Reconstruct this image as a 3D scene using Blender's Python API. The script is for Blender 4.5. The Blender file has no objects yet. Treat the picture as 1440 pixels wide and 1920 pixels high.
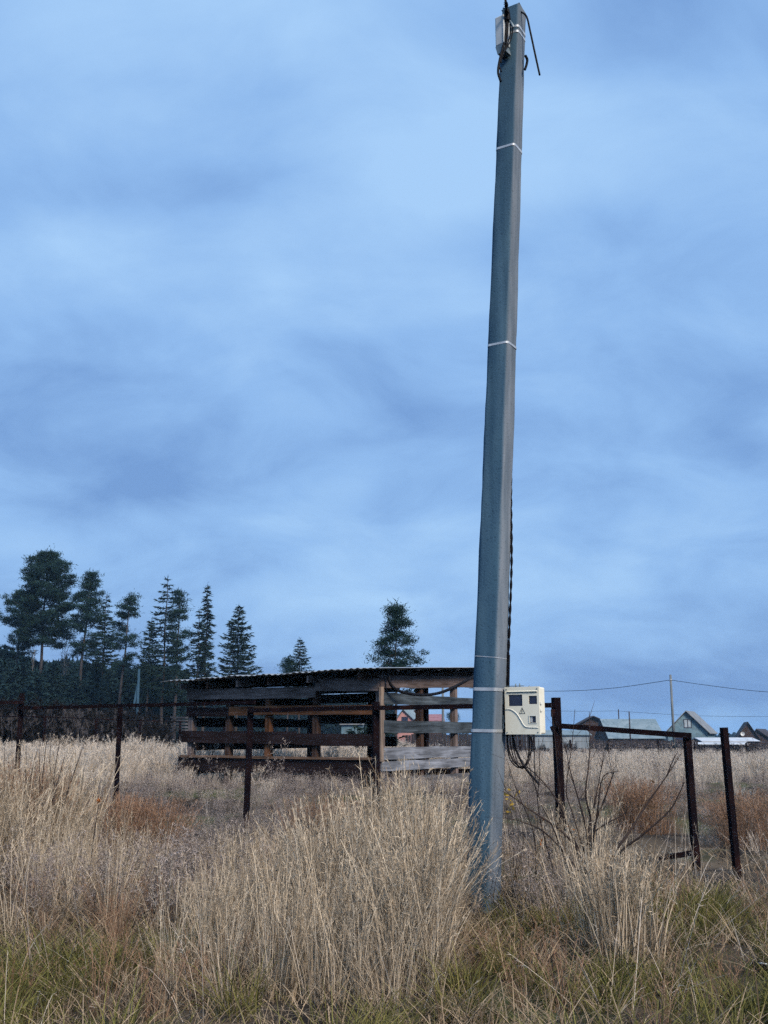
import bpy, math, random
import numpy as np
from mathutils import Vector, Matrix, Euler

R = math.radians
random.seed(7)
scene = bpy.context.scene
col = scene.collection

# ------------------------------------------------------------------ camera
FPX, CX, CY = 2000.0, 720.0, 960.0          # focal length in photo pixels
PITCH, EYE = R(11.92), 1.5
cam_d = bpy.data.cameras.new('camera')
cam_d.sensor_fit = 'VERTICAL'
cam_d.sensor_height = 24.0
cam_d.lens = FPX / 1920.0 * 24.0
cam_d.clip_start = 0.05
cam_d.clip_end = 6000.0
cam = bpy.data.objects.new('camera', cam_d)
col.objects.link(cam)
cam.location = (0, 0, EYE)
cam.rotation_euler = (R(90) + PITCH, 0, 0)
scene.camera = cam

# ------------------------------------------------------------------ light
SUN_AZ, SUN_EL = R(34), R(38)               # right of and behind the camera
sun_vec = Vector((math.sin(SUN_AZ) * math.cos(SUN_EL), -math.cos(SUN_AZ) * math.cos(SUN_EL), math.sin(SUN_EL)))
sl = bpy.data.lights.new('sun', 'SUN')
sl.energy = 1.5
sl.angle = R(16)
sl.color = (1.0, 0.87, 0.72)
so = bpy.data.objects.new('sun', sl)
col.objects.link(so)
so.rotation_euler = sun_vec.to_track_quat('Z', 'Y').to_euler()

world = bpy.data.worlds.new('World')
scene.world = world
world.use_nodes = True
wn, wl = world.node_tree.nodes, world.node_tree.links
wn.clear()


def N(nodes, t, **kw):
    n = nodes.new(t)
    for k, v in kw.items():
        setattr(n, k, v)
    return n


w_out = N(wn, 'ShaderNodeOutputWorld')
w_bg = N(wn, 'ShaderNodeBackground')
w_sky = N(wn, 'ShaderNodeTexSky', sky_type='NISHITA', sun_disc=False)
w_sky.sun_elevation = SUN_EL
w_sky.sun_rotation = R(180) - SUN_AZ
w_sky.air_density = 1.6
w_sky.ozone_density = 3.0
w_tc = N(wn, 'ShaderNodeTexCoord')
w_sep = N(wn, 'ShaderNodeSeparateXYZ')
wl.new(w_tc.outputs['Generated'], w_sep.inputs[0])
# overcast deck: directions projected on a cloud layer
w_z = N(wn, 'ShaderNodeMath', operation='MAXIMUM'); w_z.inputs[1].default_value = 0.0
wl.new(w_sep.outputs['Z'], w_z.inputs[0])
w_za = N(wn, 'ShaderNodeMath', operation='ADD'); w_za.inputs[1].default_value = 0.45
wl.new(w_z.outputs[0], w_za.inputs[0])
w_dx = N(wn, 'ShaderNodeMath', operation='DIVIDE'); w_dy = N(wn, 'ShaderNodeMath', operation='DIVIDE')
wl.new(w_sep.outputs['X'], w_dx.inputs[0]); wl.new(w_za.outputs[0], w_dx.inputs[1])
wl.new(w_sep.outputs['Y'], w_dy.inputs[0]); wl.new(w_za.outputs[0], w_dy.inputs[1])
w_cmb = N(wn, 'ShaderNodeCombineXYZ')
wl.new(w_dx.outputs[0], w_cmb.inputs['X']); wl.new(w_dy.outputs[0], w_cmb.inputs['Y'])
w_map = N(wn, 'ShaderNodeMapping')
w_map.inputs['Location'].default_value = (-4.85, -0.33, 0.0)
w_map.inputs['Rotation'].default_value = (0, 0, R(14))
w_map.inputs['Scale'].default_value = (1.0, 1.25, 1.0)
wl.new(w_cmb.outputs[0], w_map.inputs['Vector'])
w_n0 = N(wn, 'ShaderNodeTexNoise')                       # broad light and dark areas of the deck
w_n0.inputs['Scale'].default_value = 2.0; w_n0.inputs['Detail'].default_value = 2.0; w_n0.inputs['Distortion'].default_value = 0.3
w_n1 = N(wn, 'ShaderNodeTexNoise')                       # soft billows
w_n1.inputs['Scale'].default_value = 4.4; w_n1.inputs['Detail'].default_value = 7.0
w_n1.inputs['Roughness'].default_value = 0.55; w_n1.inputs['Distortion'].default_value = 0.45
for n_ in (w_n0, w_n1):
    wl.new(w_map.outputs[0], n_.inputs['Vector'])
w_mm = N(wn, 'ShaderNodeMix', data_type='FLOAT'); w_mm.inputs['Factor'].default_value = 0.47
wl.new(w_n0.outputs['Fac'], w_mm.inputs[2]); wl.new(w_n1.outputs['Fac'], w_mm.inputs[3])
w_el = N(wn, 'ShaderNodeMapRange')                       # an overcast sky is brighter overhead than low down
w_el.inputs[1].default_value = 0.0; w_el.inputs[2].default_value = 0.6; w_el.inputs[3].default_value = -0.04; w_el.inputs[4].default_value = 0.05
wl.new(w_z.outputs[0], w_el.inputs[0])
w_ad = N(wn, 'ShaderNodeMath', operation='ADD')
wl.new(w_mm.outputs[0], w_ad.inputs[0]); wl.new(w_el.outputs[0], w_ad.inputs[1])
w_rmp = N(wn, 'ShaderNodeValToRGB')
e = w_rmp.color_ramp.elements
e[0].position, e[0].color = 0.345, (0.116, 0.226, 0.455, 1)
e[1].position, e[1].color = 0.655, (0.272, 0.436, 0.662, 1)
m_ = w_rmp.color_ramp.elements.new(0.50); m_.color = (0.192, 0.340, 0.588, 1)
wl.new(w_ad.outputs[0], w_rmp.inputs['Fac'])
w_sc = N(wn, 'ShaderNodeVectorMath', operation='SCALE'); w_sc.inputs['Scale'].default_value = 0.07
wl.new(w_sky.outputs['Color'], w_sc.inputs[0])
w_mix = N(wn, 'ShaderNodeMix', data_type='RGBA'); w_mix.inputs['Factor'].default_value = 0.93
wl.new(w_sc.outputs['Vector'], w_mix.inputs[6]); wl.new(w_rmp.outputs['Color'], w_mix.inputs[7])
wl.new(w_mix.outputs[2], w_bg.inputs['Color'])
w_bg.inputs['Strength'].default_value = 0.575
wl.new(w_bg.outputs[0], w_out.inputs['Surface'])

vs = scene.view_settings
vs.view_transform = 'Standard'
vs.look = 'None'
vs.exposure = 1.38
vs.gamma = 1.0
vs.use_curve_mapping = False
scene.cycles.use_denoising = False
scene.cycles.use_adaptive_sampling = True
scene.cycles.adaptive_threshold = 0.02
scene.cycles.max_bounces = 4
scene.cycles.diffuse_bounces = 0
scene.cycles.transmission_bounces = 2
scene.cycles.volume_bounces = 0
scene.cycles.caustics_reflective = False
scene.cycles.caustics_refractive = False


# ------------------------------------------------------------------ helpers
def at(px, py, D):
    """point seen at a photo pixel, at horizontal depth D metres"""
    u, v = (px - CX) / FPX, (CY - py) / FPX
    dy = math.cos(PITCH) - math.sin(PITCH) * v
    dz = math.sin(PITCH) + math.cos(PITCH) * v
    t = D / dy
    return Vector((u * t, D, EYE + dz * t))


def sstep(a, b, x):
    t = np.clip((np.asarray(x, float) - a) / (b - a), 0, 1)
    return t * t * (3 - 2 * t)


def gh(x, y):
    """ground height"""
    x, y = np.asarray(x, float), np.asarray(y, float)
    h = 0.45 * sstep(14.5, 24, y)
    near = 1 - sstep(40, 90, np.abs(y))
    h = h + near * (0.035 * np.sin(x * 1.3 + 1.1) * np.cos(y * 0.9 + .4) + 0.03 * np.sin(x * 2.9 + y * 1.7) + 0.02 * np.sin(y * 4.1 - x * 2.2))
    h = h - 0.08 * sstep(2.2, 3.2, x) * (1 - sstep(14, 18, y)) * sstep(10, 12, y)
    h = h - .85 * sstep(0, 5, x) * sstep(26, 110, y)
    return h


def ghf(x, y):
    return float(gh(x, y))


def tag(o, label=None, cat=None, group=None, kind=None):
    if label: o['label'] = label
    if cat: o['category'] = cat
    if group: o['group'] = group
    if kind: o['kind'] = kind
    return o


def empty(name, loc, label=None, cat=None, group=None):
    o = bpy.data.objects.new(name, None)
    col.objects.link(o)
    o.location = loc
    o.empty_display_size = 0.2
    return tag(o, label, cat, group)


def np_mesh(name, V, T, tint=None, quads=False):
    V = np.asarray(V, np.float32).reshape(-1, 3)
    k = 4 if quads else 3
    T = np.asarray(T, np.int32).reshape(-1, k)
    me = bpy.data.meshes.new(name)
    me.vertices.add(len(V)); me.vertices.foreach_set('co', V.ravel())
    me.loops.add(T.size); me.loops.foreach_set('vertex_index', T.ravel())
    me.polygons.add(len(T))
    me.polygons.foreach_set('loop_start', np.arange(0, T.size, k, dtype=np.int32))
    me.polygons.foreach_set('loop_total', np.full(len(T), k, np.int32))
    if tint is not None:
        a = me.attributes.new('tint', 'FLOAT', 'POINT')
        a.data.foreach_set('value', np.asarray(tint, np.float32))
    me.update(calc_edges=True)
    return me


def link(name, me, mat, parent=None, loc=None, collection=None):
    o = bpy.data.objects.new(name, me)
    (collection or col).objects.link(o)
    if mat is not None and not me.materials:
        me.materials.append(mat)
    if parent is not None:
        o.parent = parent
    if loc is not None:
        o.location = loc
    return o


class MB:
    """collects shapes in world coordinates; build() makes one object"""

    def __init__(s):
        s.v, s.f, s.smooth = [], [], []

    def add(s, vs_, fs_, smooth=False):
        b = len(s.v)
        s.v += [tuple(p) for p in vs_]
        s.f += [tuple(i + b for i in f) for f in fs_]
        s.smooth += [smooth] * len(fs_)
        return s

    def beam(s, p0, p1, w, h, up=(0, 0, 1), w1=None, h1=None):
        p0, p1 = Vector(p0), Vector(p1)
        d = (p1 - p0).normalized()
        up = Vector(up)
        side = d.cross(up)
        if side.length < 1e-4:
            side = d.cross(Vector((0, 1, 0)))
        side.normalize()
        u2 = side.cross(d).normalized()
        w1 = w if w1 is None else w1
        h1 = h if h1 is None else h1
        vs_ = []
        for p, a, b in ((p0, w, h), (p1, w1, h1)):
            for sx, sz in ((-1, -1), (1, -1), (1, 1), (-1, 1)):
                vs_.append(p + side * (sx * a / 2) + u2 * (sz * b / 2))
        return s.add(vs_, [(0, 3, 2, 1), (4, 5, 6, 7), (0, 1, 5, 4), (1, 2, 6, 5), (2, 3, 7, 6), (3, 0, 4, 7)])

    def box(s, x0, x1, y0, y1, z0, z1, M=None):
        vs_ = [Vector((x, y, z)) for z in (z0, z1) for y in (y0, y1) for x in (x0, x1)]
        if M is not None:
            vs_ = [M @ p for p in vs_]
        return s.add(vs_, [(0, 2, 3, 1), (4, 5, 7, 6), (0, 1, 5, 4), (2, 6, 7, 3), (0, 4, 6, 2), (1, 3, 7, 5)])

    def tube(s, pts, r0, r1=None, n=6, caps=True):
        pts = [Vector(p) for p in pts]
        r1 = r0 if r1 is None else r1
        m = len(pts)
        vs_, fs_ = [], []
        prev = None
        for i, p in enumerate(pts):
            d = (pts[min(i + 1, m - 1)] - pts[max(i - 1, 0)])
            d = d.normalized() if d.length > 1e-9 else Vector((0, 0, 1))
            a = prev if prev is not None else d.orthogonal().normalized()
            a = (a - d * a.dot(d))
            a = a.normalized() if a.length > 1e-6 else d.orthogonal().normalized()
            prev = a
            b = d.cross(a)
            r = r0 + (r1 - r0) * i / max(m - 1, 1)
            for k in range(n):
                t = 2 * math.pi * k / n
                vs_.append(p + a * (r * math.cos(t)) + b * (r * math.sin(t)))
        for i in range(m - 1):
            for k in range(n):
                fs_.append((i * n + k, i * n + (k + 1) % n, (i + 1) * n + (k + 1) % n, (i + 1) * n + k))
        if caps:
            fs_.append(tuple(reversed(range(n))))
            fs_.append(tuple((m - 1) * n + k for k in range(n)))
        return s.add(vs_, fs_, True)

    def poly(s, pts):
        return s.add(pts, [tuple(range(len(pts)))])

    def prism(s, pts, off):
        """closed slab: polygon pts swept by vector off"""
        n = len(pts)
        off = Vector(off)
        vs_ = [Vector(p) for p in pts] + [Vector(p) + off for p in pts]
        fs_ = [tuple(range(n)), tuple(reversed(range(n, 2 * n)))]
        fs_ += [(i, i + n, (i + 1) % n + n, (i + 1) % n) for i in range(n)]
        return s.add(vs_, fs_)

    def build(s, name, mat, parent=None, origin=None, bevel=0.0):
        base = parent.matrix_basis.translation.copy() if parent is not None else Vector((0, 0, 0))
        if parent is not None and parent.parent is not None:
            base = base + parent.parent.matrix_basis.translation
        o0 = Vector(origin) if origin is not None else base
        me = bpy.data.meshes.new(name)
        me.from_pydata([tuple(Vector(p) - o0) for p in s.v], [], s.f)
        me.polygons.foreach_set('use_smooth', s.smooth)
        me.update()
        o = link(name, me, mat, parent)
        o.location = o0 - base
        if bevel:
            b = o.modifiers.new('bevel', 'BEVEL'); b.width = bevel; b.segments = 2; b.limit_method = 'ANGLE'
        return o


def curve_pts(pts, n=8):
    """Catmull-Rom through points"""
    pts = [Vector(p) for p in pts]
    P_ = [pts[0] * 2 - pts[1]] + pts + [pts[-1] * 2 - pts[-2]]
    out = []
    for i in range(1, len(P_) - 2):
        a, b, c, d = P_[i - 1], P_[i], P_[i + 1], P_[i + 2]
        for k in range(n):
            t = k / n
            out.append(0.5 * ((2 * b) + (c - a) * t + (2 * a - 5 * b + 4 * c - d) * t * t + (3 * b - a - 3 * c + d) * t ** 3))
    out.append(pts[-1])
    return out


# ------------------------------------------------------------------ materials
def mat_new(name, rough=0.8, spec=0.3, metal=0.0):
    m = bpy.data.materials.new(name)
    m.use_nodes = True
    nd, lk = m.node_tree.nodes, m.node_tree.links
    b = nd['Principled BSDF']
    b.inputs['Roughness'].default_value = rough
    b.inputs['Specular IOR Level'].default_value = spec
    b.inputs['Metallic'].default_value = metal
    return m, nd, lk, b


def noise_mat(name, c0, c1, scale=4.0, stretch=(1, 1, 1), rough=0.8, spec=0.25, metal=0.0, bump=0.0, detail=6.0,
              lo=0.35, hi=0.65, spots=None, coords='Object', bscale=None):
    m, nd, lk, b = mat_new(name, rough, spec, metal)
    tc = N(nd, 'ShaderNodeTexCoord')
    mp = N(nd, 'ShaderNodeMapping'); mp.inputs['Scale'].default_value = stretch
    lk.new(tc.outputs[coords], mp.inputs['Vector'])
    n1 = N(nd, 'ShaderNodeTexNoise'); n1.inputs['Scale'].default_value = scale; n1.inputs['Detail'].default_value = detail
    lk.new(mp.outputs[0], n1.inputs['Vector'])
    rp = N(nd, 'ShaderNodeValToRGB')
    rp.color_ramp.elements[0].position = lo; rp.color_ramp.elements[0].color = (*c0, 1)
    rp.color_ramp.elements[1].position = hi; rp.color_ramp.elements[1].color = (*c1, 1)
    lk.new(n1.outputs['Fac'], rp.inputs['Fac'])
    outc = rp.outputs['Color']
    if spots:
        sc_, sl_, sh_, c2 = spots
        n2 = N(nd, 'ShaderNodeTexNoise'); n2.inputs['Scale'].default_value = sc_; n2.inputs['Detail'].default_value = 4
        lk.new(tc.outputs[coords], n2.inputs['Vector'])
        r2 = N(nd, 'ShaderNodeValToRGB')
        r2.color_ramp.elements[0].position = sl_; r2.color_ramp.elements[1].position = sh_
        lk.new(n2.outputs['Fac'], r2.inputs['Fac'])
        mx = N(nd, 'ShaderNodeMix', data_type='RGBA')
        lk.new(r2.outputs['Color'], mx.inputs['Factor'])
        lk.new(outc, mx.inputs[6]); mx.inputs[7].default_value = (*c2, 1)
        outc = mx.outputs[2]
    lk.new(outc, b.inputs['Base Color'])
    if bump:
        bp = N(nd, 'ShaderNodeBump'); bp.inputs['Strength'].default_value = bump; bp.inputs['Distance'].default_value = 0.01
        n3 = N(nd, 'ShaderNodeTexNoise'); n3.inputs['Scale'].default_value = bscale or scale * 4; n3.inputs['Detail'].default_value = 6
        lk.new(mp.outputs[0], n3.inputs['Vector'])
        lk.new(n3.outputs['Fac'], bp.inputs['Height'])
        lk.new(bp.outputs[0], b.inputs['Normal'])
    return m


def wood_mat():
    """weathered boards: grain runs along local X, tint from the object's own colour"""
    m, nd, lk, b = mat_new('weathered_wood', 0.9, 0.06)
    tc = N(nd, 'ShaderNodeTexCoord'); oi = N(nd, 'ShaderNodeObjectInfo')
    off = N(nd, 'ShaderNodeMath', operation='MULTIPLY'); off.inputs[1].default_value = 37.0
    lk.new(oi.outputs['Random'], off.inputs[0])
    ad = N(nd, 'ShaderNodeVectorMath', operation='ADD')
    lk.new(tc.outputs['Object'], ad.inputs[0]); lk.new(off.outputs[0], ad.inputs[1])
    mp = N(nd, 'ShaderNodeMapping'); mp.inputs['Scale'].default_value = (1.0, 14, 14)
    lk.new(ad.outputs[0], mp.inputs['Vector'])
    n1 = N(nd, 'ShaderNodeTexNoise'); n1.inputs['Scale'].default_value = 1.6; n1.inputs['Detail'].default_value = 8; n1.inputs['Distortion'].default_value = 0.8
    lk.new(mp.outputs[0], n1.inputs['Vector'])
    n2 = N(nd, 'ShaderNodeTexNoise'); n2.inputs['Scale'].default_value = 1.3; n2.inputs['Detail'].default_value = 4
    lk.new(ad.outputs[0], n2.inputs['Vector'])
    r1 = N(nd, 'ShaderNodeMapRange'); r1.inputs[1].default_value = .3; r1.inputs[2].default_value = .7; r1.inputs[3].default_value = .45; r1.inputs[4].default_value = 1.4
    lk.new(n1.outputs['Fac'], r1.inputs[0])
    r2 = N(nd, 'ShaderNodeMapRange'); r2.inputs[1].default_value = .3; r2.inputs[2].default_value = .7; r2.inputs[3].default_value = .55; r2.inputs[4].default_value = 1.35
    lk.new(n2.outputs['Fac'], r2.inputs[0])
    mu = N(nd, 'ShaderNodeMath', operation='MULTIPLY')
    lk.new(r1.outputs[0], mu.inputs[0]); lk.new(r2.outputs[0], mu.inputs[1])
    vm = N(nd, 'ShaderNodeVectorMath', operation='SCALE')
    lk.new(oi.outputs['Color'], vm.inputs[0]); lk.new(mu.outputs[0], vm.inputs['Scale'])
    lk.new(vm.outputs['Vector'], b.inputs['Base Color'])
    bp = N(nd, 'ShaderNodeBump'); bp.inputs['Strength'].default_value = .5; bp.inputs['Distance'].default_value = .01
    lk.new(n1.outputs['Fac'], bp.inputs['Height']); lk.new(bp.outputs[0], b.inputs['Normal'])
    return m


def leaf_mat(name, c0, c1, c2, transl=0.35, rough=0.8):
    """grass and foliage: c0..c1 by the blade's own tint, drifting to c2 from plant to plant"""
    m = bpy.data.materials.new(name)
    m.use_nodes = True
    nd, lk = m.node_tree.nodes, m.node_tree.links
    nd.clear()
    out = N(nd, 'ShaderNodeOutputMaterial')
    at_ = N(nd, 'ShaderNodeAttribute', attribute_name='tint')
    oi = N(nd, 'ShaderNodeObjectInfo')
    m1 = N(nd, 'ShaderNodeMix', data_type='RGBA')
    m1.inputs[6].default_value = (*c0, 1); m1.inputs[7].default_value = (*c1, 1)
    lk.new(at_.outputs['Fac'], m1.inputs['Factor'])
    pw = N(nd, 'ShaderNodeMath', operation='MULTIPLY'); pw.inputs[1].default_value = 0.45
    lk.new(oi.outputs['Random'], pw.inputs[0])
    m2 = N(nd, 'ShaderNodeMix', data_type='RGBA')
    lk.new(pw.outputs[0], m2.inputs['Factor'])
    lk.new(m1.outputs[2], m2.inputs[6]); m2.inputs[7].default_value = (*c2, 1)
    d = N(nd, 'ShaderNodeBsdfDiffuse'); t = N(nd, 'ShaderNodeBsdfTranslucent')
    mx = N(nd, 'ShaderNodeMixShader'); mx.inputs[0].default_value = transl
    for s_ in (d, t):
        lk.new(m2.outputs[2], s_.inputs['Color'])
    lk.new(d.outputs[0], mx.inputs[1]); lk.new(t.outputs[0], mx.inputs[2])
    lk.new(mx.outputs[0], out.inputs['Surface'])
    return m


M = {}
M['ground'] = noise_mat('soil_and_thatch', (.022, .018, .016), (.13, .10, .07), scale=1.3, rough=.95, spec=.1, bump=.6, detail=9,
                        spots=(.45, .52, .62, (.075, .085, .035)), bscale=9)
M['concrete'] = noise_mat('pole_concrete', (.034, .085, .140), (.062, .128, .185), scale=2.4, stretch=(3.5, 3.5, .22), rough=.92, spec=.12, bump=.25, bscale=40,
                          spots=(7, .60, .74, (.075, .135, .18)))


def pole_mat():
    m, nd, lk, b = mat_new('pole_casting', .93, .12)
    tc = N(nd, 'ShaderNodeTexCoord')

    def noise(scale, stretch, lo, hi, c0, c1):
        mp = N(nd, 'ShaderNodeMapping'); mp.inputs['Scale'].default_value = stretch
        lk.new(tc.outputs['Object'], mp.inputs['Vector'])
        n = N(nd, 'ShaderNodeTexNoise'); n.inputs['Scale'].default_value = scale; n.inputs['Detail'].default_value = 7
        lk.new(mp.outputs[0], n.inputs['Vector'])
        r = N(nd, 'ShaderNodeValToRGB')
        r.color_ramp.elements[0].position = lo; r.color_ramp.elements[0].color = (*c0, 1)
        r.color_ramp.elements[1].position = hi; r.color_ramp.elements[1].color = (*c1, 1)
        lk.new(n.outputs['Fac'], r.inputs['Fac'])
        return r.outputs['Color'], n.outputs['Fac']
    smooth_shaded_c, _ = noise(2.4, (3.5, 3.5, .25), .33, .68, (.050, .115, .178), (.092, .172, .240))
    rough_lit_c, rf_ = noise(3.0, (2.5, 2.5, .5), .35, .65, (.150, .190, .235), (.235, .270, .315))
    stain, _ = noise(1.3, (5, 5, .10), .48, .62, (.66, .69, .71), (1, 1, 1))
    pores, pf = noise(55, (1, 1, 1), .30, .42, (.5, .52, .55), (1, 1, 1))
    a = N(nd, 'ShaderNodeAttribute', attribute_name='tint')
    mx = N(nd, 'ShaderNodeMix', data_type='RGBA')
    lk.new(a.outputs['Fac'], mx.inputs['Factor']); lk.new(smooth_shaded_c, mx.inputs[6]); lk.new(rough_lit_c, mx.inputs[7])  # smooth face darker, rough face paler: shade and sunlight put into the colours
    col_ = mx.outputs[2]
    for t_ in (stain, pores):
        mu = N(nd, 'ShaderNodeMix', data_type='RGBA', blend_type='MULTIPLY'); mu.inputs['Factor'].default_value = .8
        lk.new(col_, mu.inputs[6]); lk.new(t_, mu.inputs[7]); col_ = mu.outputs[2]
    lk.new(col_, b.inputs['Base Color'])
    bp = N(nd, 'ShaderNodeBump'); bp.inputs['Strength'].default_value = .5; bp.inputs['Distance'].default_value = .006
    lk.new(pf, bp.inputs['Height']); lk.new(bp.outputs[0], b.inputs['Normal'])
    return m


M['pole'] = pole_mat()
M['strap'] = noise_mat('strap_steel', (.40, .43, .46), (.60, .63, .66), scale=9, rough=.45, spec=.5, metal=.35)
M['galv'] = noise_mat('bracket_steel', (.14, .19, .22), (.26, .31, .33), scale=12, rough=.5, metal=.4)
M['box'] = noise_mat('meter_box_plastic', (.84, .81, .66), (.90, .87, .73), scale=3, rough=.5, spec=.3, spots=(9, .60, .80, (.70, .66, .52)))
M['box_line'] = noise_mat('meter_box_ridge', (.84, .83, .72), (.88, .87, .76), scale=3, rough=.4, spec=.4)
M['glass'] = noise_mat('dark_window', (.018, .022, .05), (.03, .035, .07), scale=6, rough=.15, spec=.5)
M['black'] = noise_mat('black_rubber', (.004, .004, .006), (.010, .010, .013), scale=20, rough=.6, spec=.12)
M['greybox'] = noise_mat('grey_plastic', (.42, .46, .48), (.52, .55, .57), scale=6, rough=.5)
M['rust'] = noise_mat('rusty_steel', (.005, .004, .007), (.014, .008, .009), scale=7, stretch=(1, 1, .5), rough=.9, spec=.04, bump=.4,
                      spots=(3.2, .55, .68, (.028, .012, .011)))
M['wood'] = wood_mat()
M['roof'] = noise_mat('corrugated_metal', (.30, .33, .36), (.46, .49, .52), scale=3, rough=.42, spec=.5, metal=.3)
M['bark_pine'] = noise_mat('pine_bark', (.035, .03, .032), (.10, .088, .085), scale=2.5, stretch=(1, 1, .4), rough=.95)
M['bark_dark'] = noise_mat('spruce_bark', (.035, .03, .03), (.075, .062, .055), scale=3, stretch=(1, 1, .4), rough=.95)
M['birch'] = noise_mat('birch_bark', (.10, .10, .105), (.24, .235, .23), scale=3, rough=.9)
M['twig'] = noise_mat('twig_bark', (.02, .014, .014), (.055, .038, .032), scale=8, rough=.85)
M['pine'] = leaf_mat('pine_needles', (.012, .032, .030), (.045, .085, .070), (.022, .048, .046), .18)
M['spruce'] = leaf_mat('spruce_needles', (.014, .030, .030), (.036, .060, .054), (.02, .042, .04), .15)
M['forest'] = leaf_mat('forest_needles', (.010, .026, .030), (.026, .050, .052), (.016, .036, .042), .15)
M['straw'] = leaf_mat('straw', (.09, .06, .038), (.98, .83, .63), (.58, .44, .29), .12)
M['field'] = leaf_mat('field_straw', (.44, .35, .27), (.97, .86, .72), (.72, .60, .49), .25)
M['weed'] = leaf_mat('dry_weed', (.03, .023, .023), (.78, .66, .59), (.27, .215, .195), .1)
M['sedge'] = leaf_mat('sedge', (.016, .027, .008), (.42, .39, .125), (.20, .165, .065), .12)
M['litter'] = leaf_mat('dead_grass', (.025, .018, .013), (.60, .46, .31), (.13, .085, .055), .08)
M['russet'] = leaf_mat('russet_grass', (.16, .085, .052), (.54, .335, .22), (.40, .26, .17), .2)
M['reed'] = leaf_mat('reed', (.012, .013, .015), (.26, .235, .235), (.03, .027, .03), .2)
M['darkbush'] = leaf_mat('dark_bush', (.010, .012, .014), (.034, .032, .034), (.018, .018, .02), .2)
M['yellowleaf'] = leaf_mat('yellow_leaf', (.45, .29, .05), (.6, .42, .09), (.5, .30, .05), .4)
M['redleaf'] = leaf_mat('rust_leaf', (.34, .10, .03), (.42, .16, .05), (.36, .11, .03), .3)


# ------------------------------------------------------------------ ground
def axis(fine0, fine1, step, far):
    a = np.arange(fine0, fine1 + 1e-6, step)
    k = [fine1]
    s = step
    while k[-1] < far:
        s *= 1.35
        k.append(k[-1] + s)
    hi = np.array(k[1:])
    k = [fine0]
    s = step
    while k[-1] > -far:
        s *= 1.35
        k.append(k[-1] - s)
    lo = np.array(k[1:])[::-1]
    return np.concatenate([lo, a, hi])


gx, gy = axis(-16, 16, .22, 1400), axis(3, 34, .22, 1400)
XX, YY = np.meshgrid(gx, gy)
ZZ = gh(XX, YY)
nx, ny = len(gx), len(gy)
ii = (np.arange(ny - 1)[:, None] * nx + np.arange(nx - 1)[None, :]).ravel()
gq = np.stack([ii, ii + 1, ii + nx + 1, ii + nx], 1)
gme = np_mesh('ground', np.stack([XX.ravel(), YY.ravel(), ZZ.ravel()], 1), gq, quads=True)
gme.polygons.foreach_set('use_smooth', np.ones(len(gq), bool))
ground = link('ground', gme, M['ground'])
tag(ground, 'rough meadow soil under the dry grass', 'ground', kind='structure')


# ------------------------------------------------------------------ grass prototypes
def ribbons(rng, base, az, L, lean, curve, droop, w0, w1, nseg, tint):
    """N bent ribbons -> V, T, tint, and a function giving the centre line"""
    n = len(L)
    s = np.linspace(0, 1, nseg + 1)[None, :]
    hd = (lean[:, None] * s + curve[:, None] * s ** 2) * L[:, None]
    z = L[:, None] * (s * np.sqrt(np.clip(1 - lean[:, None] ** 2, .1, 1)) - droop[:, None] * s ** 2.5)
    c = np.stack([base[:, 0, None] + np.cos(az)[:, None] * hd, base[:, 1, None] + np.sin(az)[:, None] * hd, z], 2)
    fa = rng.uniform(0, 2 * np.pi, n)
    wv = np.stack([np.cos(fa), np.sin(fa), np.zeros(n)], 1)[:, None, :]
    w = (w0[:, None] * (1 - s) + w1[:, None] * s)[:, :, None] * .5
    V = np.stack([c - wv * w, c + wv * w], 2)
    idx = np.arange(n)[:, None] * (nseg + 1) * 2 + np.arange(nseg)[None, :] * 2
    q = np.stack([idx, idx + 1, idx + 3, idx + 2], 2).reshape(-1, 4)
    T = np.concatenate([q[:, [0, 1, 2]], q[:, [0, 2, 3]]])
    tt = np.repeat(tint, (nseg + 1) * 2)
    return V.reshape(-1, 3), T, tt, c


def spikes(rng, pos, dirs, L, w, tint):
    """one slim triangle per entry"""
    n = len(L)
    r = rng.normal(size=(n, 3))
    sd = np.cross(dirs, r)
    sd /= np.linalg.norm(sd, axis=1, keepdims=True) + 1e-9
    V = np.stack([pos - sd * w[:, None] / 2, pos + sd * w[:, None] / 2, pos + dirs * L[:, None]], 1)
    T = np.arange(n * 3).reshape(-1, 3)
    return V.reshape(-1, 3), T, np.repeat(tint, 3)


def merge(parts):
    V, T, t, b = [], [], [], 0
    for v, f, k in parts:
        V.append(v); T.append(f + b); t.append(k); b += len(v)
    return np.concatenate(V), np.concatenate(T), np.concatenate(t)


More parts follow.
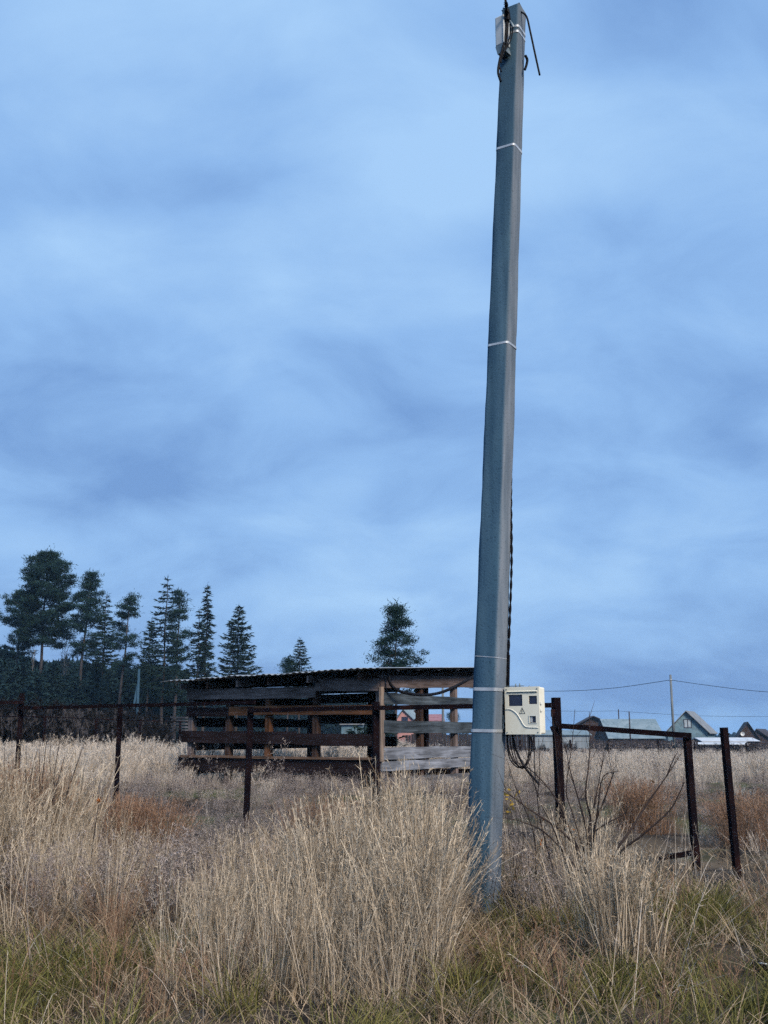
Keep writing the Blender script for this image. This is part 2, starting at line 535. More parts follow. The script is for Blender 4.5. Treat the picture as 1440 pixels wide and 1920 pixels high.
def tuft(rng, n=40, r=.1, L=(.8, 1.1), lean=.18, curve=.15, w=.0035, nb=14, bl=(.04, .09), bw=.0028, head=.28, nl=30, ll=(.25, .5), lw=.004, wind=(0, 0), spread=.6):
    parts = []
    if n:
        a0 = rng.uniform(0, 2 * np.pi, n); rr = r * np.sqrt(rng.uniform(0, 1, n))
        base = np.stack([np.cos(a0) * rr, np.sin(a0) * rr], 1)
        az = a0 + rng.normal(0, .8, n)
        Ls = rng.uniform(*L, n)
        le = np.abs(rng.normal(0, lean, n)); cu = np.abs(rng.normal(0, curve, n))
        # wind: bend the heading
        hx, hy = np.cos(az) * le + wind[0], np.sin(az) * le + wind[1]
        az = np.arctan2(hy, hx); le = np.clip(np.hypot(hx, hy), 0, .85)
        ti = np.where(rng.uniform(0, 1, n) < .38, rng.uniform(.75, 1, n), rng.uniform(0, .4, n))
        v, f, t, c = ribbons(rng, base, az, Ls, le, cu, cu * .3, np.full(n, w), np.full(n, w * .45), 4, ti)
        parts.append((v, f, t))
        if nb:
            k = n * nb
            si = np.repeat(np.arange(n), nb)
            s = 1 - head * rng.uniform(0, 1, k) ** 1.2
            i0 = np.clip((s * 4).astype(int), 0, 3); fr = s * 4 - i0
            pos = c[si, i0] * (1 - fr[:, None]) + c[si, i0 + 1] * fr[:, None]
            tg = c[si, 4] - c[si, 3]; tg /= np.linalg.norm(tg, axis=1, keepdims=True)
            d = tg + rng.normal(0, spread, (k, 3)); d /= np.linalg.norm(d, axis=1, keepdims=True)
            le_ = rng.uniform(*bl, k) * (1.25 - .7 * (s - (1 - head)) / head)
            parts.append(spikes(rng, pos, d, le_, np.full(k, bw) * rng.uniform(.7, 1.4, k), np.clip(ti[si] * .6 + .25 + rng.normal(0, .12, k), 0, 1)))
    if nl:
        a0 = rng.uniform(0, 2 * np.pi, nl); rr = r * 1.1 * np.sqrt(rng.uniform(0, 1, nl))
        base = np.stack([np.cos(a0) * rr, np.sin(a0) * rr], 1)
        az = a0 + rng.normal(0, .7, nl)
        v, f, t, c = ribbons(rng, base, az, rng.uniform(*ll, nl), np.abs(rng.normal(.3, .2, nl)).clip(0, .8), rng.uniform(.1, .6, nl), rng.uniform(.05, .5, nl),
                             np.full(nl, lw), np.full(nl, lw * .2), 4, rng.uniform(0, .6, nl))
        parts.append((v, f, t))
    return merge(parts)


def weed(rng, n=7, r=.1, L=(.5, .95), nb=16, fl=9, fuzz=.012):
    """dry branching herb with fluffy seed heads"""
    a0 = rng.uniform(0, 2 * np.pi, n); rr = r * np.sqrt(rng.uniform(0, 1, n))
    base = np.stack([np.cos(a0) * rr, np.sin(a0) * rr], 1)
    Ls = rng.uniform(*L, n)
    v, f, t, c = ribbons(rng, base, a0, Ls, np.abs(rng.normal(0, .15, n)), rng.uniform(0, .15, n), np.zeros(n), np.full(n, .005), np.full(n, .002), 4, np.full(n, .05))
    parts = [(v, f, t)]
    k = n * nb
    si = np.repeat(np.arange(n), nb)
    s = rng.uniform(.3, 1, k)
    i0 = np.clip((s * 4).astype(int), 0, 3); fr = s * 4 - i0
    pos = c[si, i0] * (1 - fr[:, None]) + c[si, i0 + 1] * fr[:, None]
    d = rng.normal(0, 1, (k, 3)); d[:, 2] = np.abs(d[:, 2]) * .8 + .35
    d /= np.linalg.norm(d, axis=1, keepdims=True)
    bl = rng.uniform(.05, .17, k) * (1.25 - s * .8)
    parts.append(spikes(rng, pos, d, bl, np.full(k, .003), rng.uniform(0, .3, k)))
    m = k * fl
    bi = np.repeat(np.arange(k), fl)
    p2 = pos[bi] + d[bi] * (bl[bi] * rng.uniform(.35, 1.05, m))[:, None] + rng.normal(0, .006, (m, 3))
    d2 = rng.normal(0, 1, (m, 3)); d2[:, 2] += .4; d2 /= np.linalg.norm(d2, axis=1, keepdims=True)
    parts.append(spikes(rng, p2, d2, rng.uniform(.6, 1.8, m) * fuzz * 1.6, rng.uniform(.35, .8, m) * fuzz * .5, rng.uniform(.05, .9, m)))
    return merge(parts)


def litter(rng, n=60, r=.28, L=(.15, .5), w=.005, flat=True):
    a0 = rng.uniform(0, 2 * np.pi, n); rr = r * np.sqrt(rng.uniform(0, 1, n))
    base = np.stack([np.cos(a0) * rr, np.sin(a0) * rr], 1)
    az = rng.uniform(0, 2 * np.pi, n)
    v, f, t, c = ribbons(rng, base, az, rng.uniform(*L, n), rng.uniform(.35, .93, n), rng.uniform(-.2, .5, n), rng.uniform(.0, .55, n), np.full(n, w), np.full(n, w * .3), 4, rng.uniform(0, 1, n))
    v[:, 2] += rng.uniform(0, .05)
    return v, f, t


rng = np.random.default_rng(11)
PROTO = {}


def proto(kind, makers, mat):
    c = bpy.data.collections.new('proto_' + kind)
    for i, mk in enumerate(makers):
        v, f, t = mk
        me = np_mesh('%s_clump' % kind, v, f, t)
        link('%s_clump_%02d' % (kind, i), me, mat, collection=c)
    PROTO[kind] = (c, len(makers))


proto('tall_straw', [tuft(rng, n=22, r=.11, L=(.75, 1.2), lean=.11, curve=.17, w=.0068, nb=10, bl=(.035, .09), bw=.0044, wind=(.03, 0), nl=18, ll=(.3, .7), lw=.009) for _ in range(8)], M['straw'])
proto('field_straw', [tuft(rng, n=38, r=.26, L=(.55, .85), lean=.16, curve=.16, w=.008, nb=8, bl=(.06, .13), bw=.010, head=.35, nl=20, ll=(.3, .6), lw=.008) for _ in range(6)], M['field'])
proto('dry_weed', [weed(rng, n=8, r=.17, nb=11, fl=5, fuzz=.022) for _ in range(7)], M['weed'])
proto('sedge', [tuft(rng, n=0, r=.12, nl=80, ll=(.22, .48), lw=.008) for _ in range(5)], M['sedge'])
proto('dead_grass', [litter(rng, n=44, L=(.1, .38), w=.007) for _ in range(7)], M['litter'])
proto('long_stem', [merge([litter(rng, n=3, r=.2, L=(.3, .7), w=.006)] + [tuft(rng, n=3, r=.2, L=(.5, .9), lean=.3, curve=.25, w=.005, nb=8, nl=0)]) for _ in range(6)], M['field'])
proto('russet', [tuft(rng, n=36, r=.13, L=(.4, .75), lean=.2, curve=.2, w=.005, nb=9, bl=(.03, .07), bw=.004, nl=26, ll=(.25, .5), lw=.006) for _ in range(4)], M['russet'])
proto('reed', [tuft(rng, n=12, r=.35, L=(1.2, 2.0), lean=.12, curve=.1, w=.014, nb=22, bl=(.08, .2), bw=.02, head=.14, nl=44, ll=(.5, 1.2), lw=.024) for _ in range(4)], M['reed'])
proto('dark_bush', [weed(rng, n=16, r=.35, L=(.8, 1.6), nb=26, fl=9, fuzz=.05) for _ in range(3)], M['darkbush'])


def scatter(name, kind, pts, scl, label, cat, tilt=.08, zs=None):
    """one object of uncountable plants: geometry nodes place the clumps"""
    pts = np.asarray(pts)
    n = len(pts)
    z = gh(pts[:, 0], pts[:, 1])
    V = np.stack([pts[:, 0], pts[:, 1], z - .01], 1)
    me = bpy.data.meshes.new(name)
    me.vertices.add(n); me.vertices.foreach_set('co', V.astype(np.float32).ravel())
    rot = np.stack([rng.normal(0, tilt, n), rng.normal(0, tilt, n), rng.uniform(0, 2 * np.pi, n)], 1)
    a = me.attributes.new('rot', 'FLOAT_VECTOR', 'POINT'); a.data.foreach_set('vector', rot.astype(np.float32).ravel())
    a = me.attributes.new('scl', 'FLOAT_VECTOR', 'POINT')
    sc = np.asarray(scl, float)
    if sc.ndim == 1: sc = np.stack([sc, sc, sc if zs is None else sc * zs], 1)
    a.data.foreach_set('vector', sc.astype(np.float32).ravel())
    a = me.attributes.new('pick', 'INT', 'POINT'); a.data.foreach_set('value', rng.integers(0, PROTO[kind][1], n).astype(np.int32))
    o = link(name, me, None)
    g = bpy.data.node_groups.new(name, 'GeometryNodeTree')
    g.interface.new_socket('Geometry', in_out='INPUT', socket_type='NodeSocketGeometry')
    g.interface.new_socket('Geometry', in_out='OUTPUT', socket_type='NodeSocketGeometry')
    gi, go = N(g.nodes, 'NodeGroupInput'), N(g.nodes, 'NodeGroupOutput')
    ci = N(g.nodes, 'GeometryNodeCollectionInfo')
    ci.inputs['Collection'].default_value = PROTO[kind][0]
    ci.inputs['Separate Children'].default_value = True
    ci.inputs['Reset Children'].default_value = True
    ip = N(g.nodes, 'GeometryNodeInstanceOnPoints'); ip.inputs['Pick Instance'].default_value = True

    def attr(nm, ty):
        k = N(g.nodes, 'GeometryNodeInputNamedAttribute', data_type=ty); k.inputs['Name'].default_value = nm
        return k.outputs['Attribute']
    g.links.new(gi.outputs[0], ip.inputs['Points'])
    g.links.new(ci.outputs[0], ip.inputs['Instance'])
    g.links.new(attr('pick', 'INT'), ip.inputs['Instance Index'])
    g.links.new(attr('rot', 'FLOAT_VECTOR'), ip.inputs['Rotation'])
    g.links.new(attr('scl', 'FLOAT_VECTOR'), ip.inputs['Scale'])
    g.links.new(ip.outputs[0], go.inputs[0])
    md = o.modifiers.new('scatter', 'NODES'); md.node_group = g
    tag(o, label, cat, kind='stuff')
    return o


def vnoise(x, y, s, seed=0):
    """cheap smooth noise 0..1"""
    x, y = x * s + seed * 3.7, y * s - seed * 1.9
    return .5 + .25 * (np.sin(x * 1.7 + 1.3 * np.sin(y * 1.1 + seed)) + np.sin(y * 1.9 + 1.5 * np.sin(x * .8 + 2 * seed)))


def sample(n, d0, d1, mx=1.5, k=.40):
    """n random points in the viewed wedge between depths, uniform by area"""
    out = []
    while len(out) < n:
        D = rng.uniform(d0, d1, n * 2)
        hw = k * D + mx
        keep = rng.uniform(0, 1, n * 2) < hw / (k * d1 + mx)
        D, hw = D[keep], hw[keep]
        X = rng.uniform(-1, 1, len(D)) * hw
        out += list(zip(X, D))
    return np.array(out[:n])


def clear_of(p, things):
    ok = np.ones(len(p), bool)
    for (x, y, r) in things:
        ok &= np.hypot(p[:, 0] - x, p[:, 1] - y) > r
    return ok


def corridor(p, px0, px1, D0, D1):
    u = p[:, 0] / p[:, 1] * 1.05
    return (u > (px0 - CX) / FPX) & (u < (px1 - CX) / FPX) & (p[:, 1] > D0) & (p[:, 1] < D1)


POLE0 = at(904, 1712, 10.0); POLE0.z = ghf(POLE0.x, 10.0)

# shed footprint frame
SC = Vector((-0.08, 23.0, 0)); SA = Vector((-4.70, 25.95, 0)); SBd = Vector((.535, .845, 0)).normalized()
SAd = (SA - SC).normalized(); SBd = Vector((-SAd.y, SAd.x, 0)); SBd = SBd if SBd.y > 0 else -SBd
LA, LB = (SA - SC).length, 4.9


def in_shed(p, m=.0):
    q = p - np.array([SC.x, SC.y])
    a = q @ np.array([SAd.x, SAd.y]); b = q @ np.array([SBd.x, SBd.y])
    return (a > -m) & (a < LA + m) & (b > -m) & (b < LB + m)


def gauss(p, x, y, sx, sy):
    return np.exp(-((p[:, 0] - x) / sx) ** 2 - ((p[:, 1] - y) / sy) ** 2)


# --- dead grass and litter on the near ground
p = sample(2500, 3.6, 15, 1.2)
p = p[rng.uniform(0, 1, len(p)) < (.2 + 1.0 * vnoise(p[:, 0], p[:, 1], 1.7, 6)) * (1 - .75 * np.clip(gauss(p, -2.5, 6.6, .8, .8) + gauss(p, 1.9, 6.6, 1.2, .6), 0, 1)) * (1 - .6 * sstep(1.9, 2.5, p[:, 0]) * sstep(7.6, 8.6, p[:, 1]))]
scatter('dead_grass', 'dead_grass', p, rng.uniform(.6, 1.2, len(p)), 'flattened brown dead grass matted over the near ground', 'grass')

# --- tall straw
p = sample(8600, 6.0, 15, 1.0)
x, y = p[:, 0], p[:, 1]
dens = 0.06 * sstep(8.0, 9.5, y) * (1 - .9 * sstep(2.0, 2.6, x))
dens += .8 * gauss(p, .0, 6.9, .55, .6) + .28 * gauss(p, -1.1, 7.2, .7, .7) + .10 * sstep(6.2, 7, y) * (1 - sstep(8, 9, y)) * (x < 1.2) * (x > -2.2)
dens += .95 * gauss(p, .05, 8.5, .42, .95) + .75 * gauss(p, .30, 9.7, .38, .5) + .35 * gauss(p, -.5, 8.1, .45, .7)   # left of the pole
dens += .35 * gauss(p, 1.62, 7.6, .26, .34) + .3 * gauss(p, 1.7, 7.9, .30, .4)          # clump right of the pole
dens += .8 * gauss(p, -4.2, 12.2, .65, 1.3) + .5 * gauss(p, -3.6, 10.6, .5, .7)           # left edge
dens += .22 * gauss(p, -1.4, 9.6, 1.2, 1.0)
dens *= 1 - .7 * sstep(1.2, 1.7, -x) * (1 - sstep(9.2, 10.5, y))
dens *= np.clip(-.35 + 2.1 * vnoise(x, y, 2.3, 3), .04, 1.4)
dens *= 1 - .9 * gauss(p, 1.1, 8.8, .32, .8)
dens[corridor(p, 838, 1045, 6.0, 14)] *= .02
dens[corridor(p, 1190, 1600, 6.5, 15)] *= .06
keep = (rng.uniform(0, 1, len(p)) < dens) & clear_of(p, [(POLE0.x, POLE0.y, .24)])
p = p[keep]
sc = rng.uniform(.70, 1.05, len(p)) * (1 - .36 * gauss(p, 1.65, 7.7, .7, .9)) * (1 + .22 * gauss(p, -4.1, 12.2, 1, 1.6)) * (1 - .35 * sstep(10.3, 12, p[:, 1]) * sstep(-3.3, -2.6, p[:, 0])) * (1 - .38 * sstep(.5, 1.0, -p[:, 0]) * (1 - sstep(2.8, 3.4, -p[:, 0]))) * (.75 + .45 * vnoise(p[:, 0], p[:, 1], 2.7, 8)) * (.62 + .38 * sstep(6.3, 7.9, p[:, 1]))
print('tall', len(p))
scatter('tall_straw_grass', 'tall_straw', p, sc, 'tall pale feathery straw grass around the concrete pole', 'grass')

# --- mauve dry weeds
p = sample(7000, 7.6, 23.5, 1.2)
x, y = p[:, 0], p[:, 1]
dens = (.40 + .30 * sstep(12, 14, y) * (x < .5)) * sstep(8.0, 9.3, y) * np.clip(-.1 + 1.9 * vnoise(x, y, 1.5, 5), .08, 1.6)
dens *= 1 - .8 * gauss(p, .1, 8.7, .5, 1.0)
dens *= 1 - .55 * sstep(1.9, 2.5, x) * (1 - sstep(14, 17, y))
dens *= 1 - .8 * gauss(p, -2.4, 8.0, 1.0, .7)
dens[corridor(p, 866, 960, 7.2, 10.2)] *= .04
dens[corridor(p, 1180, 1600, 7.2, 13.8)] *= .35
dens[corridor(p, 1205, 1335, 7.0, 13.45)] *= .12
dens[corridor(p, 866, 1045, 7.2, 12)] *= .5
keep = (rng.uniform(0, 1, len(p)) < dens) & clear_of(p, [(POLE0.x, POLE0.y, .25)]) & ~in_shed(p)
p = p[keep]
print('weed', len(p))
x, y = p[:, 0], p[:, 1]
scatter('dry_weeds', 'dry_weed', p, rng.uniform(.45, .85, len(p)) * (1 - .42 * sstep(10.2, 12.5, y)) * (1 - .62 * sstep(1.5, 2.1, x) * (1 - sstep(15, 18, y))), 'grey mauve dry weeds with fluffy seed heads before the fence', 'weeds')

# --- green sedge at the front
p = sample(1250, 4.0, 10.5, 1.0)
x, y = p[:, 0], p[:, 1]
dens = .25 * (p[:, 1] < 5.6) + 1.3 * gauss(p, -2.6, 6.9, .85, .9) + 1.0 * gauss(p, 2.2, 6.4, .8, .45) + .35 * gauss(p, .9, 6.4, .9, .5) + .6 * gauss(p, -1.55, 7.2, .18, .3) + .04 + .5 * gauss(p, 2.6, 8.8, .9, .9) + .3 * gauss(p, 1.1, 8.6, .35, .6)
keep = (rng.uniform(0, 1, len(p)) < dens * (.5 + 1.0 * vnoise(x, y, 2.1, 9)))
p = p[keep]
print('sedge', len(p))
scatter('green_sedge', 'sedge', p, rng.uniform(.55, 1.05, len(p)), 'low green and yellow sedge tufts along the bottom edge', 'grass')

# --- short russet wisps and long loose stems in the front
p = sample(150, 5.6, 10, .8)
keep = rng.uniform(0, 1, len(p)) < .15 + .6 * vnoise(p[:, 0], p[:, 1], 1.5, 12)
p = p[keep]
scatter('russet_grass', 'russet', p, rng.uniform(.35, .75, len(p)), 'short russet dead grass between the sedge tufts', 'grass')
p = sample(170, 5.8, 16, .8)
scatter('loose_stems', 'long_stem', p, rng.uniform(.6, 1.05, len(p)), 'loose pale grass stems leaning every way over the thatch', 'grass', tilt=.15)

# --- open field
p1 = sample(4200, 14, 46, 1.5)
x, y = p1[:, 0], p1[:, 1]
d1 = sstep(19, 24, y) * np.clip(-.05 + 1.5 * vnoise(x, y, .8, 2), .12, 1) + .10 * (vnoise(x, y, 1.1, 4) > .5) + .25 * gauss(p1, 4.5, 18, 2.2, 4)
k1 = (rng.uniform(0, 1, len(p1)) < d1) & ~in_shed(p1, .1)
p1 = p1[k1]
x, y = p1[:, 0], p1[:, 1]
s1 = rng.uniform(.55, 1.05, len(p1)) * (.72 + .5 * vnoise(x, y, 1.3, 14)) * (1.15 - .4 * sstep(-2, 3, x)) * (.55 + .45 * sstep(19, 26, y)) * (1 - .5 * ((x > -5.2) & (x < 3) & (y < 26)))
p2 = sample(3600, 45, 172, 4, .42)
s2 = rng.uniform(.55, 1.1, len(p2)) * (.65 + .6 * vnoise(p2[:, 0], p2[:, 1], .35, 15)) * (.95 - .25 * sstep(0, 12, p2[:, 0]))
pp = np.concatenate([p1, p2])
print('field', len(pp))
sx_ = np.concatenate([s1, s2 * 2.6]); sz_ = np.concatenate([s1, s2])
pw_ = sample(900, 22, 70, 2)
pw_ = pw_[(rng.uniform(0, 1, len(pw_)) < np.clip(-.5 + 1.8 * vnoise(pw_[:, 0], pw_[:, 1], .6, 21), .05, .9)) & ~in_shed(pw_, .3)]
scatter('field_weeds', 'dry_weed', pw_, rng.uniform(.7, 1.15, len(pw_)), 'dark weeds scattered through the pale meadow', 'weeds')
scatter('field_grass', 'field_straw', pp, np.stack([sx_, sx_, sz_], 1), 'pale straw meadow stretching from the fence to the houses', 'grass', tilt=.04)

# --- reeds and dark undergrowth behind the left field
q = rng.uniform(0, 1, (420, 2))
yy = 38 + q[:, 0] * 12
xx = -yy * (.20 + .27 * q[:, 1]) - .2
p = np.stack([xx, yy], 1)
scatter('reed_bed', 'reed', p, rng.uniform(.55, 1.1, len(p)) * (1.12 - .5 * sstep(-12, -7.5, p[:, 0])), 'dark reeds with pale plumes behind the left field', 'reeds')
q = rng.uniform(0, 1, (260, 2))
yy = 39 + q[:, 0] * 12
p = np.stack([-yy * (.20 + .27 * q[:, 1]) - .2, yy], 1)
scatter('undergrowth', 'dark_bush', p, rng.uniform(.8, 1.35, len(p)) * (1.2 - .5 * sstep(-12, -7.5, p[:, 0])), 'dark tangled undergrowth among the reeds on the left', 'bushes')
# brownish scrub in front of the right-hand village fence
p = sample(700, 95, 150, 6, .42)
p = p[(p[:, 0] > 8) & (rng.uniform(0, 1, len(p)) < .5)]
scatter('far_scrub', 'dark_bush', p, rng.uniform(.5, .9, len(p)), 'brown scrub at the far edge of the field', 'bushes')


# ------------------------------------------------------------------ concrete pole
POLE1 = at(964, 22, 10.0)
axis_p = (POLE1 - POLE0)
TH = R(30)                                          # wide face looks 30 degrees left of the camera
P_A, P_B, P_CH = .254, .270, .036
TAPER = .775


def pole_c(z):
    return POLE0 + axis_p * ((z - POLE0.z) / axis_p.z)


def pole_sc(z):
    return 1 - (1 - TAPER) * (z - POLE0.z) / axis_p.z


# local frame: fx along the wide face (to the right), fy away from its outer normal
fx = Vector((math.cos(TH), -math.sin(TH), 0)); fn = Vector((-math.sin(TH), -math.cos(TH), 0))


def pole_section(z, grow=0.0, n=4):
    c, k = pole_c(z), pole_sc(z)
    a, b, r = P_A * k / 2 + grow, P_B * k / 2 + grow, P_CH * k + grow * .6
    out = []
    for cx, cy, a0 in ((a - r, b - r, 0), (-(a - r), b - r, 90), (-(a - r), -(b - r), 180), (a - r, -(b - r), 270)):
        for i in range(n + 1):
            t = R(a0 + 90 * i / n)
            out.append((cx + r * math.cos(t), cy + r * math.sin(t)))
    return [c + fx * u + fn * w for u, w in out]


pole = empty('concrete_utility_pole', POLE0, 'tall leaning grey concrete power pole rising from the tall grass', 'utility pole')
mb = MB()
zs = np.linspace(POLE0.z - .25, POLE1.z, 60)
secs = [pole_section(z) for z in zs]
rs = random.Random(3)
ns = len(secs[0])
vv = []
for i, s_ in enumerate(secs):
    for j, p_ in enumerate(s_):
        k = .003 * math.sin(i * .9 + j * 1.7) + rs.uniform(-.0022, .0022) - (.008 * rs.random() if rs.random() < .05 else 0)
        c_ = pole_c(zs[i])
        vv.append(p_ + (p_ - c_).normalized() * k)
ff = [(i * ns + k, i * ns + (k + 1) % ns, (i + 1) * ns + (k + 1) % ns, (i + 1) * ns + k) for i in range(len(secs) - 1) for k in range(ns)]
ff = [tuple(reversed(f)) for f in ff]
mb.add(vv, ff, True)
top = secs[-1]
mb.add([p_ + Vector((0, 0, .02 * math.sin(i * 1.3))) for i, p_ in enumerate(top)], [tuple(range(ns))])
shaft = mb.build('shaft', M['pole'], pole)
# trowelled side paler than the mould sides, with sunlit-against-shaded contrast painted into the colour
lit_side_t = []
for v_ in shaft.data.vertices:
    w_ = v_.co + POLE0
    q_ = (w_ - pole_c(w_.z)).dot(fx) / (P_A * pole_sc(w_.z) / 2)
    lit_side_t.append(float(sstep(.76, 1.0, q_)))
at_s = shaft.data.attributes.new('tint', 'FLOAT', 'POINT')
at_s.data.foreach_set('value', lit_side_t)
# a chipped rim on the top
mb = MB()
for (u, w, h_, s_) in ((.02, .05, .05, .05), (-.04, .02, .035, .07), (.05, -.03, .06, .045)):
    b_ = POLE1 + fx * u + fn * w
    mb.add([b_ + fx * s_ + fn * s_, b_ - fx * s_ + fn * s_, b_ - fx * s_ - fn * s_, b_ + fx * s_ - fn * s_, b_ + Vector((.01, 0, h_))],
           [(0, 1, 4), (1, 2, 4), (2, 3, 4), (3, 0, 4)])
mb.build('broken_rim', M['pole'], pole)


def strap(z, h=.022, tilt=0.0, grow=.004, mat='strap', parent=pole, name='strap'):
    m = MB()
    lo, hi = pole_section(z - h / 2, grow), pole_section(z + h / 2, grow)
    n = len(lo)
    c = pole_c(z)
    dz = lambda p: Vector((0, 0, tilt * (p - c).dot(fx)))
    pts = [p + dz(p) for p in lo] + [p + dz(p) for p in hi]
    lo2, hi2 = pole_section(z - h / 2, grow - .006), pole_section(z + h / 2, grow - .006)
    pts += [p + dz(p) for p in lo2] + [p + dz(p) for p in hi2]
    fs = []
    for i in range(n):
        j = (i + 1) % n
        fs += [(j, i, i + n, j + n), (i + 3 * n, j + 3 * n, j + n, i + n), (i, j, j + 2 * n, i + 2 * n)]
    m.add(pts, fs)
    return m.build(name, M[mat], parent)


def z_at(px, py, D=9.88):
    return at(px, py, D).z


for py, h in ((49, .026), (59, .026)):
    strap(z_at(966, py), h, -.02)
strap(z_at(955, 272), .024)
strap(z_at(938, 643), .022)
strap(z_at(915, 1231), .007, -.10, .0025)
strap(z_at(912, 1292), .030, -.035)
strap(z_at(912, 1370), .028, -.02)

# ------------------------------------------------------------------ meter box
BW, BH, BD = .335, .425, .155
bq0 = at(948, 1377, 9.93)                          # lower left front corner
BO = bq0.copy()
B = empty('electric_meter_box', BO, 'cream electric meter box with dark windows strapped to the concrete pole', 'meter box')
FM = Matrix.Translation(BO) @ Matrix((( fx.x, -fn.x, 0, 0), (fx.y, -fn.y, 0, 0), (0, 0, 1, 0), (0, 0, 0, 1)))   # x right, y into the box, z up


def fp(x, y, z):
    return FM @ Vector((x, y, z))


def rbox(mb_, x0, x1, y0, y1, z0, z1):
    mb_.box(x0, x1, y0, y1, z0, z1, FM)


mb = MB(); rbox(mb, 0.004, BW - .004, .032, BD, .004, BH - .004)
mb.build('housing', M['box'], B, BO, bevel=.012)
# door: a panel with openings for the three windows
wins = [(.037, .137, BH - .105, .253), (.235, .315, BH - .089, .268), (.240, .301, .100, .160)]
wins = [(.037, .172, .253, .355), (.235, .315, .268, .342), (.240, .301, .102, .162)]
mb = MB()
xs_ = sorted({0.0, BW} | {w[0] for w in wins} | {w[1] for w in wins})
zs_ = sorted({0.0, BH} | {w[2] for w in wins} | {w[3] for w in wins})
for i in range(len(xs_) - 1):
    for j in range(len(zs_) - 1):
        cx_, cz_ = (xs_[i] + xs_[i + 1]) / 2, (zs_[j] + zs_[j + 1]) / 2
        if any(w[0] < cx_ < w[1] and w[2] < cz_ < w[3] for w in wins):
            continue
        x0, x1, z0, z1 = xs_[i], xs_[i + 1], zs_[j], zs_[j + 1]
        mb.poly([fp(x0, 0, z0), fp(x1, 0, z0), fp(x1, 0, z1), fp(x0, 0, z1)])
for w in wins:
    x0, x1, z0, z1 = w
    d_ = .012
    mb.poly([fp(x0, 0, z0), fp(x0, d_, z0), fp(x0, d_, z1), fp(x0, 0, z1)])
    mb.poly([fp(x1, 0, z1), fp(x1, d_, z1), fp(x1, d_, z0), fp(x1, 0, z0)])
    mb.poly([fp(x0, 0, z1), fp(x0, d_, z1), fp(x1, d_, z1), fp(x1, 0, z1)])
    mb.poly([fp(x1, 0, z0), fp(x1, d_, z0), fp(x0, d_, z0), fp(x0, 0, z0)])
for a_, b_ in (((0, 0), (BW, 0)), ((BW, 0), (BW, BH)), ((BW, BH), (0, BH)), ((0, BH), (0, 0))):
    mb.poly([fp(b_[0], 0, b_[1]), fp(a_[0], 0, a_[1]), fp(a_[0], .030, a_[1]), fp(b_[0], .030, b_[1])])
door = mb.build('door', M['box'], B, BO)
for i, w in enumerate(wins):
    mb = MB(); rbox(mb, w[0] + .001, w[1] - .001, .009, .014, w[2] + .001, w[3] - .001)
    mb.build('window', M['glass'], door, BO)
# socket cover seen inside the lowest window
mb = MB(); rbox(mb, .242, .264, .004, .0085, .108, .157); mb.build('switch_cover', M['greybox'], door, BO)
mb = MB()
for (x0, x1, z0, z1) in ((.232, .240, .096, .168), (.301, .309, .096, .168), (.240, .301, .096, .102), (.240, .301, .162, .168)):
    rbox(mb, x0, x1, -.004, .0, z0, z1)
mb.build('window_frame', M['box_line'], door, BO)
# raised curve on the door
sw = [fp(.012, -.001, .225), fp(.06, -.001, .222), fp(.115, -.001, .185), fp(.155, -.001, .125), (fp(.18, -.001, .085)), fp(.215, -.001, .064), fp(.322, -.001, .060)]
mb = MB(); mb.tube(curve_pts(sw, 6), .0055, n=8); mb.build('raised_curve', M['box_line'], door, BO)
# hood over the windows
mb = MB()
mb.prism([fp(.028, 0, .390), fp(.028, -.012, .382), fp(.028, 0, .366)], fx * (.318 - .028))
mb.build('hood', M['box'], door, BO)
# warning triangle with flash (printed)
t_ = -.0015
tri = [(.142, .185), (.196, .185), (.169, .238)]
mb = MB()
for i in range(3):
    a_, b_ = tri[i], tri[(i + 1) % 3]
    mb.beam(fp(a_[0], t_, a_[1]), fp(b_[0], t_, b_[1]), .0034, .001, up=fn)
fl = [(.171, .222), (.163, .205), (.170, .205), (.165, .191)]
for i in range(3):
    mb.beam(fp(fl[i][0], t_, fl[i][1]), fp(fl[i + 1][0], t_, fl[i + 1][1]), .004, .001, up=fn)
mb.build('warning_sign', M['black'], door, BO)
for (x_, z_) in ((.018, .405), (.317, .405), (.018, .018), (.317, .018)):
    mb = MB(); mb.tube([fp(x_, .001, z_), fp(x_, -.004, z_)], .006, n=8); mb.build('screw', M['galv'], door, BO)
for z0 in (.335, .105):
    mb = MB(); rbox(mb, -.010, .002, .008, .028, z0, z0 + .028); mb.build('hinge', M['box_line'], B, BO, bevel=.003)
for z0 in (.262, .200):
    mb = MB(); rbox(mb, BW - .003, BW + .010, .018, .052, z0, z0 + .026); mb.build('latch', M['box_line'], B, BO, bevel=.004)
mb = MB(); mb.beam(fp(-.115, .09, BH + .012), fp(.155, .09, BH + .012), .030, .006)
mb.build('mounting_bar', M['galv'], B, BO)
mb = MB(); mb.beam(fp(-.09, .09, -.012), fp(.10, .09, -.012), .030, .006)
mb.build('mounting_bar', M['galv'], B, BO)
for x_ in (.075, .115, .21):
    mb = MB(); mb.tube([fp(x_, .085, BH - .006), fp(x_, .085, BH + .034 if x_ < .2 else BH + .012)], .006, n=6); mb.build('bolt', M['galv'], B, BO)
for (x_, s_) in ((.055, .012), (.10, .012), (.19, .016), (.235, .012)):
    mb = MB(); mb.tube([fp(x_, .09, .006), fp(x_, .09, -.022)], s_, s_ * .8, n=8); mb.build('cable_gland', M['greybox'], B, BO)
